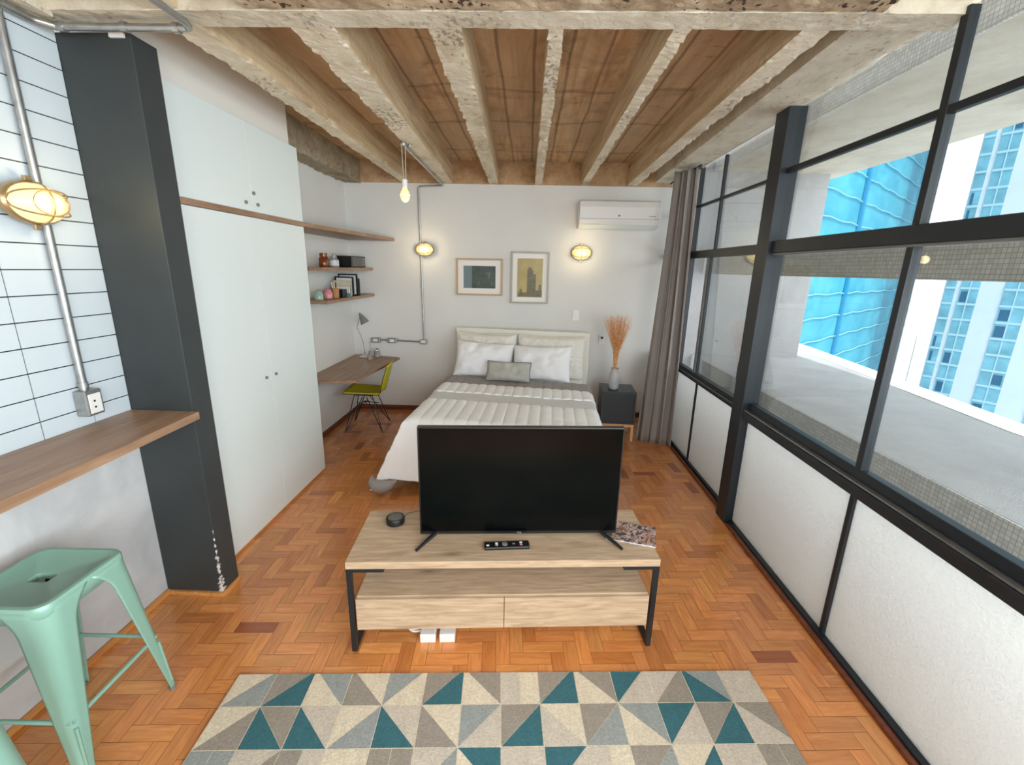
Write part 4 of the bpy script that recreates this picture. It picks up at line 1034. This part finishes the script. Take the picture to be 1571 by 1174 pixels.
# remote
r = thing('remote_control', 'slim black remote lying on the console before the television', 'remote', sp(0.677, 0.097, HT), SA+rad(2.5))
b = MB(); b.box(-0.10, 0.10, -0.024, 0.024, 0, 0.016); build('body', b, 'black_plastic', r, bevel=0.005)
b = MB(smooth=True); b.lathe([(0.013, 0), (0.012, 0.002)], (-0.01, 0, 0.016), 18); build('dial_button', b, 'plastic_grey', r)
for x, y, mt in ((-0.085, -0.008, 'plastic_white'), (-0.046, 0.006, 'plastic_white'), (-0.046, -0.006, 'book_beige'), (0.062, 0.007, 'plastic_white'), (0.062, -0.008, 'pink_glass'), (0.03, 0.0, 'plastic_grey')):
    b = MB(); b.box(x-0.006, x+0.006, y-0.004, y+0.004, 0.016, 0.018); build('button', b, mt, r)
# puck speaker
r = thing('smart_speaker', 'round black puck speaker on the left of the console', 'speaker', sp(0.148, 0.292, HT))
b = MB(smooth=True); b.lathe([(0.036, 0), (0.043, 0.004), (0.0445, 0.028), (0.042, 0.033), (0.02, 0.033)], (0, 0, 0), 36); build('body', b, 'black_plastic', r)
b = MB(smooth=True); b.lathe([(0.034, 0.033), (0.034, 0.0345), (0.01, 0.0345)], (0, 0, 0), 30); build('top_plate', b, 'radio_face', r)
b = MB(smooth=True); b.tube([(0.02, 0.04, 0.006), (0.04, 0.09, 0.003), (0.10, 0.12, 0.003), (0.2, 0.13, 0.003)], 0.0025, 6); build('power_cord', b, 'plastic_grey', r)
def magmat():
    t = NT('magazine_cover'); v = t.coord('Object'); n = t.noise(v, 26, 3, 0.6, 1.0)
    return t.set(t.ramp(n, [(0.32, srgb(36, 40, 36)), (0.44, srgb(92, 78, 66)), (0.52, srgb(206, 180, 178)), (0.58, srgb(74, 46, 40)), (0.68, srgb(206, 140, 88)), (0.8, srgb(230, 214, 206))]), 0.3)
M['magazine'] = magmat()
r = thing('magazine', 'glossy picture book lying askew at the right end of the console', 'book', sp(1.268, 0.187, HT), SA+rad(-19))
b = MB(); b.box(-0.115, 0.105, -0.078, 0.078, 0.0008, 0.007); build('pages', b, 'book_white', r)
b = MB(); b.box(-0.117, 0.107, -0.08, 0.08, 0.007, 0.009); b.box(-0.117, 0.107, -0.08, 0.08, 0.0, 0.0008); build('cover', b, 'magazine', r)
# floor sockets under the console
for u, lab in ((0.325, 'white plastic socket box under the console, the left one beside the cable'), (0.412, 'white plastic socket box under the console, the right one')):
    r = thing('power_box', lab, 'power socket', sp(u, 0.10, 0), SA)
    b = MB(); b.box(-0.035, 0.035, -0.06, 0.06, 0, 0.045); q = build('body', b, 'plastic_white', r, bevel=0.004)
    b = MB(); b.box(-0.016, 0.016, -0.025, 0.01, 0.045, 0.047); build('plug_opening', b, 'black_plastic' if u < 0.4 else 'plastic_white', r)
b = MB(smooth=True); P = []
for i in range(50):
    t = i/49*2*PI*1.9; rr = 0.032+0.012*math.sin(t*0.6); P.append(sp(0.262+rr*1.3*math.cos(t), 0.12+rr*math.sin(t), 0.03+0.010*math.sin(t*0.5)))
P.append(sp(0.30, 0.14, 0.03))
b.tube(P, 0.0045, 6); tag(build('power_cable', b, 'plastic_white'), 'coiled white power cable under the left of the console', 'cable')

# ================================================================== RUG
def rug():
    U, V, H0 = 0.1532, 0.1577, -0.0155
    rows = [
     '/BS /GT \\BS \\GB /SB /GT \\BG =LB /GT \\BG /TL /LG \\TS =LL',
     '/BG \\TG \\TL /BS \\TL \\GB /SL /GT \\LB /GS \\BS /TL /GT \\LG',
     '=SS /LG =GL =BB =GG /LS \\BT =LL /TL =LB /GS /BT =LL =GG']
    rnd = random.Random(11)
    for k in range(8):
        rows.append(' '.join(rnd.choice('/\\')+rnd.choice('TBLGS')+rnd.choice('BLGSTG') for _ in range(14)))
    root = thing('area_rug', 'geometric triangle rug in teal, cream and grey on the parquet', 'rug', (-1.141, 1.4171, 0), rad(3.727))
    TW = 2.14; TD = -H0*0+1.62
    polys = []
    for ri, row in enumerate(rows):
        v0, v1 = H0+ri*V, H0+(ri+1)*V
        for ci, cell in enumerate(row.split(' ')):
            x0, x1 = 0.004+ci*U, 0.004+(ci+1)*U; d, a, c = cell
            tl, tr, bl, br = (x0, -v0), (x1, -v0), (x0, -v1), (x1, -v1)
            if d == '/': L = [([bl, tr, tl], a), ([bl, br, tr], c)]
            elif d == '\\': L = [([bl, br, tl], a), ([br, tr, tl], c)]
            else:
                m = (x0+x1)/2; L = [([bl, (m, -v1), (m, -v0), tl], a), ([(m, -v1), br, tr, (m, -v0)], c)]
            for P, col in L: polys.append((P, col))
    b = MB(); b.box(0, TW, -TD, 0, 0.0, 0.0085); build('backing', b, 'pillow_piping', root, bevel=0.002)
    pm = MB(); seam = MB(); order = 'TBLGS'; hs = 0.0016
    for P, col in polys:
        cx = sum(p[0] for p in P)/len(P); cy = sum(p[1] for p in P)/len(P)
        Q = []
        for p in P:
            d = math.hypot(p[0]-cx, p[1]-cy); k = max(0, 1-hs*1.6/d); Q.append((cx+(p[0]-cx)*k, cy+(p[1]-cy)*k))
        Q = clip(Q, 0.003, TW-0.003, -TD+0.003, -0.003)
        if len(Q) >= 3: pm.face([(x, y, 0.0105) for x, y in Q], order.index(col))
    build('woven_triangles', pm, [RUG[k] for k in order], root, weld=False)
    b = MB(); b.box(0.002, TW-0.002, -TD+0.002, -0.002, 0.0085, 0.0098); build('light_seams', b, RUG['B'], root)
rug()

# ================================================================== STOOLS
def stool():
    r = thing('bar_stool', 'mint green metal stool with a hole in its seat under the counter', 'stool', (-1.54, 1.165, 0), rad(2), 'mint metal stools at the counter')
    H, a = 0.66, 0.150
    def rsq(h, rc, n=6):
        P = []
        for cx, cy, a0 in ((h-rc, h-rc, 0), (-h+rc, h-rc, PI/2), (-h+rc, -h+rc, PI), (h-rc, -h+rc, 3*PI/2)):
            for i in range(n+1): t = a0+PI/2*i/n; P.append((cx+rc*math.cos(t), cy+rc*math.sin(t)))
        return P
    # seat: dished top with slot hole
    b = MB(smooth=True); rings = [(0.150, 0.045, H-0.055), (0.150, 0.045, H-0.012), (0.146, 0.043, H-0.003), (0.138, 0.04, H), (0.130, 0.036, H-0.003), (0.126, 0.034, H-0.006)]
    R = [[(x, y, z) for x, y in rsq(h, rc)] for h, rc, z in rings]
    n = len(R[0])
    hole = []
    for i in range(n):
        x, y, _ = R[-1][i]; t = math.atan2(y, x); hx, hy = 0.042*math.cos(t), 0.027*math.sin(t); k = 1.0; hole.append((hx, hy))
    R.append([(x*1.25, y*1.3, H-0.006) for x, y in hole]); R.append([(x, y, H-0.010) for x, y in hole]); R.append([(x, y, H-0.030) for x, y in hole])
    base = 0
    for rg in R: b.v += rg
    for k in range(len(R)-1):
        for i in range(n): b.f.append([k*n+i, k*n+(i+1) % n, (k+1)*n+(i+1) % n, (k+1)*n+i]); b.mi.append(0)
    build('seat', b, 'mint', r, solid=0.002)
    # legs: folded quarter shells
    for sx in (-1, 1):
        for sy in (-1, 1):
            lg = MB(smooth=True)
            def fn(u, v):
                z = (H-0.012)*(1-v)+0.012*v; out = 0.150+(0.188-0.150)*v
                wd = 0.112*(1-v)**1.5+0.078*(1-v)*v*1.6+0.024
                wd = 0.026+0.072*(1-v)+0.045*max(0, 1-v*7)**2
                rc = min(0.042*(1-v)+0.012, wd*0.9)
                # arc-length param across section: arm - corner - arm
                arm = wd-rc; tot = 2*arm+rc*PI/2; s = u*tot
                if s < arm: x, y = out-wd+s, out
                elif s < arm+rc*PI/2:
                    t = PI/2-(s-arm)/rc; x, y = out-rc+rc*math.cos(t), out-rc+rc*math.sin(t)
                else: x, y = out, out-rc-(s-arm-rc*PI/2)
                return (sx*x, sy*y, z)
            lg.grid(fn, 18, 30); L = build('leg', lg, ['mint'], r, solid=0.003)
            f = MB(smooth=True); f.tube([(sx*0.178, sy*0.178, 0.0), (sx*0.177, sy*0.177, 0.016)], 0.012, 12); build('rubber_foot', f, 'plastic_grey', L)
            s2 = MB(); P0 = Vector((sx*0.182, sy*0.178, 0.13)); 
            e = MB(smooth=True); e.tube([(sx*0.1835, sy*0.1735, 0.05), (sx*0.173, sy*0.164, 0.24)], 0.006, 6); build('pressed_rib', e, 'mint', L)
    for k in range(4):
        t = k*PI/2; c, s = math.cos(t), math.sin(t); rot = lambda x, y, z: (x*c-y*s, x*s+y*c, z)
        b = MB(smooth=True); b.tube([rot(-0.165, 0.166, 0.262), rot(0.165, 0.166, 0.262)], 0.007, 10); build('foot_rail', b, 'mint', r)
        b = MB(); b.face([rot(-0.10, 0.149, H-0.055), rot(0.10, 0.149, H-0.055), rot(0.085, 0.149, H-0.075), rot(-0.085, 0.149, H-0.075)])
    b = MB(); b.tube([(-0.135, -0.135, H-0.075), (0.135, 0.135, H-0.075)], 0.007, 6); b.tube([(-0.135, 0.135, H-0.078), (0.135, -0.135, H-0.078)], 0.007, 6); build('cross_brace', b, 'rubber', r)
    return r
s1 = stool()
s1['label'] = 'mint green metal stool with a hole in its seat, fully seen under the counter'
dup(s1, (-1.342, 0.615, 0), rad(-1), 'second mint green metal stool, only one leg showing at the bottom left corner')
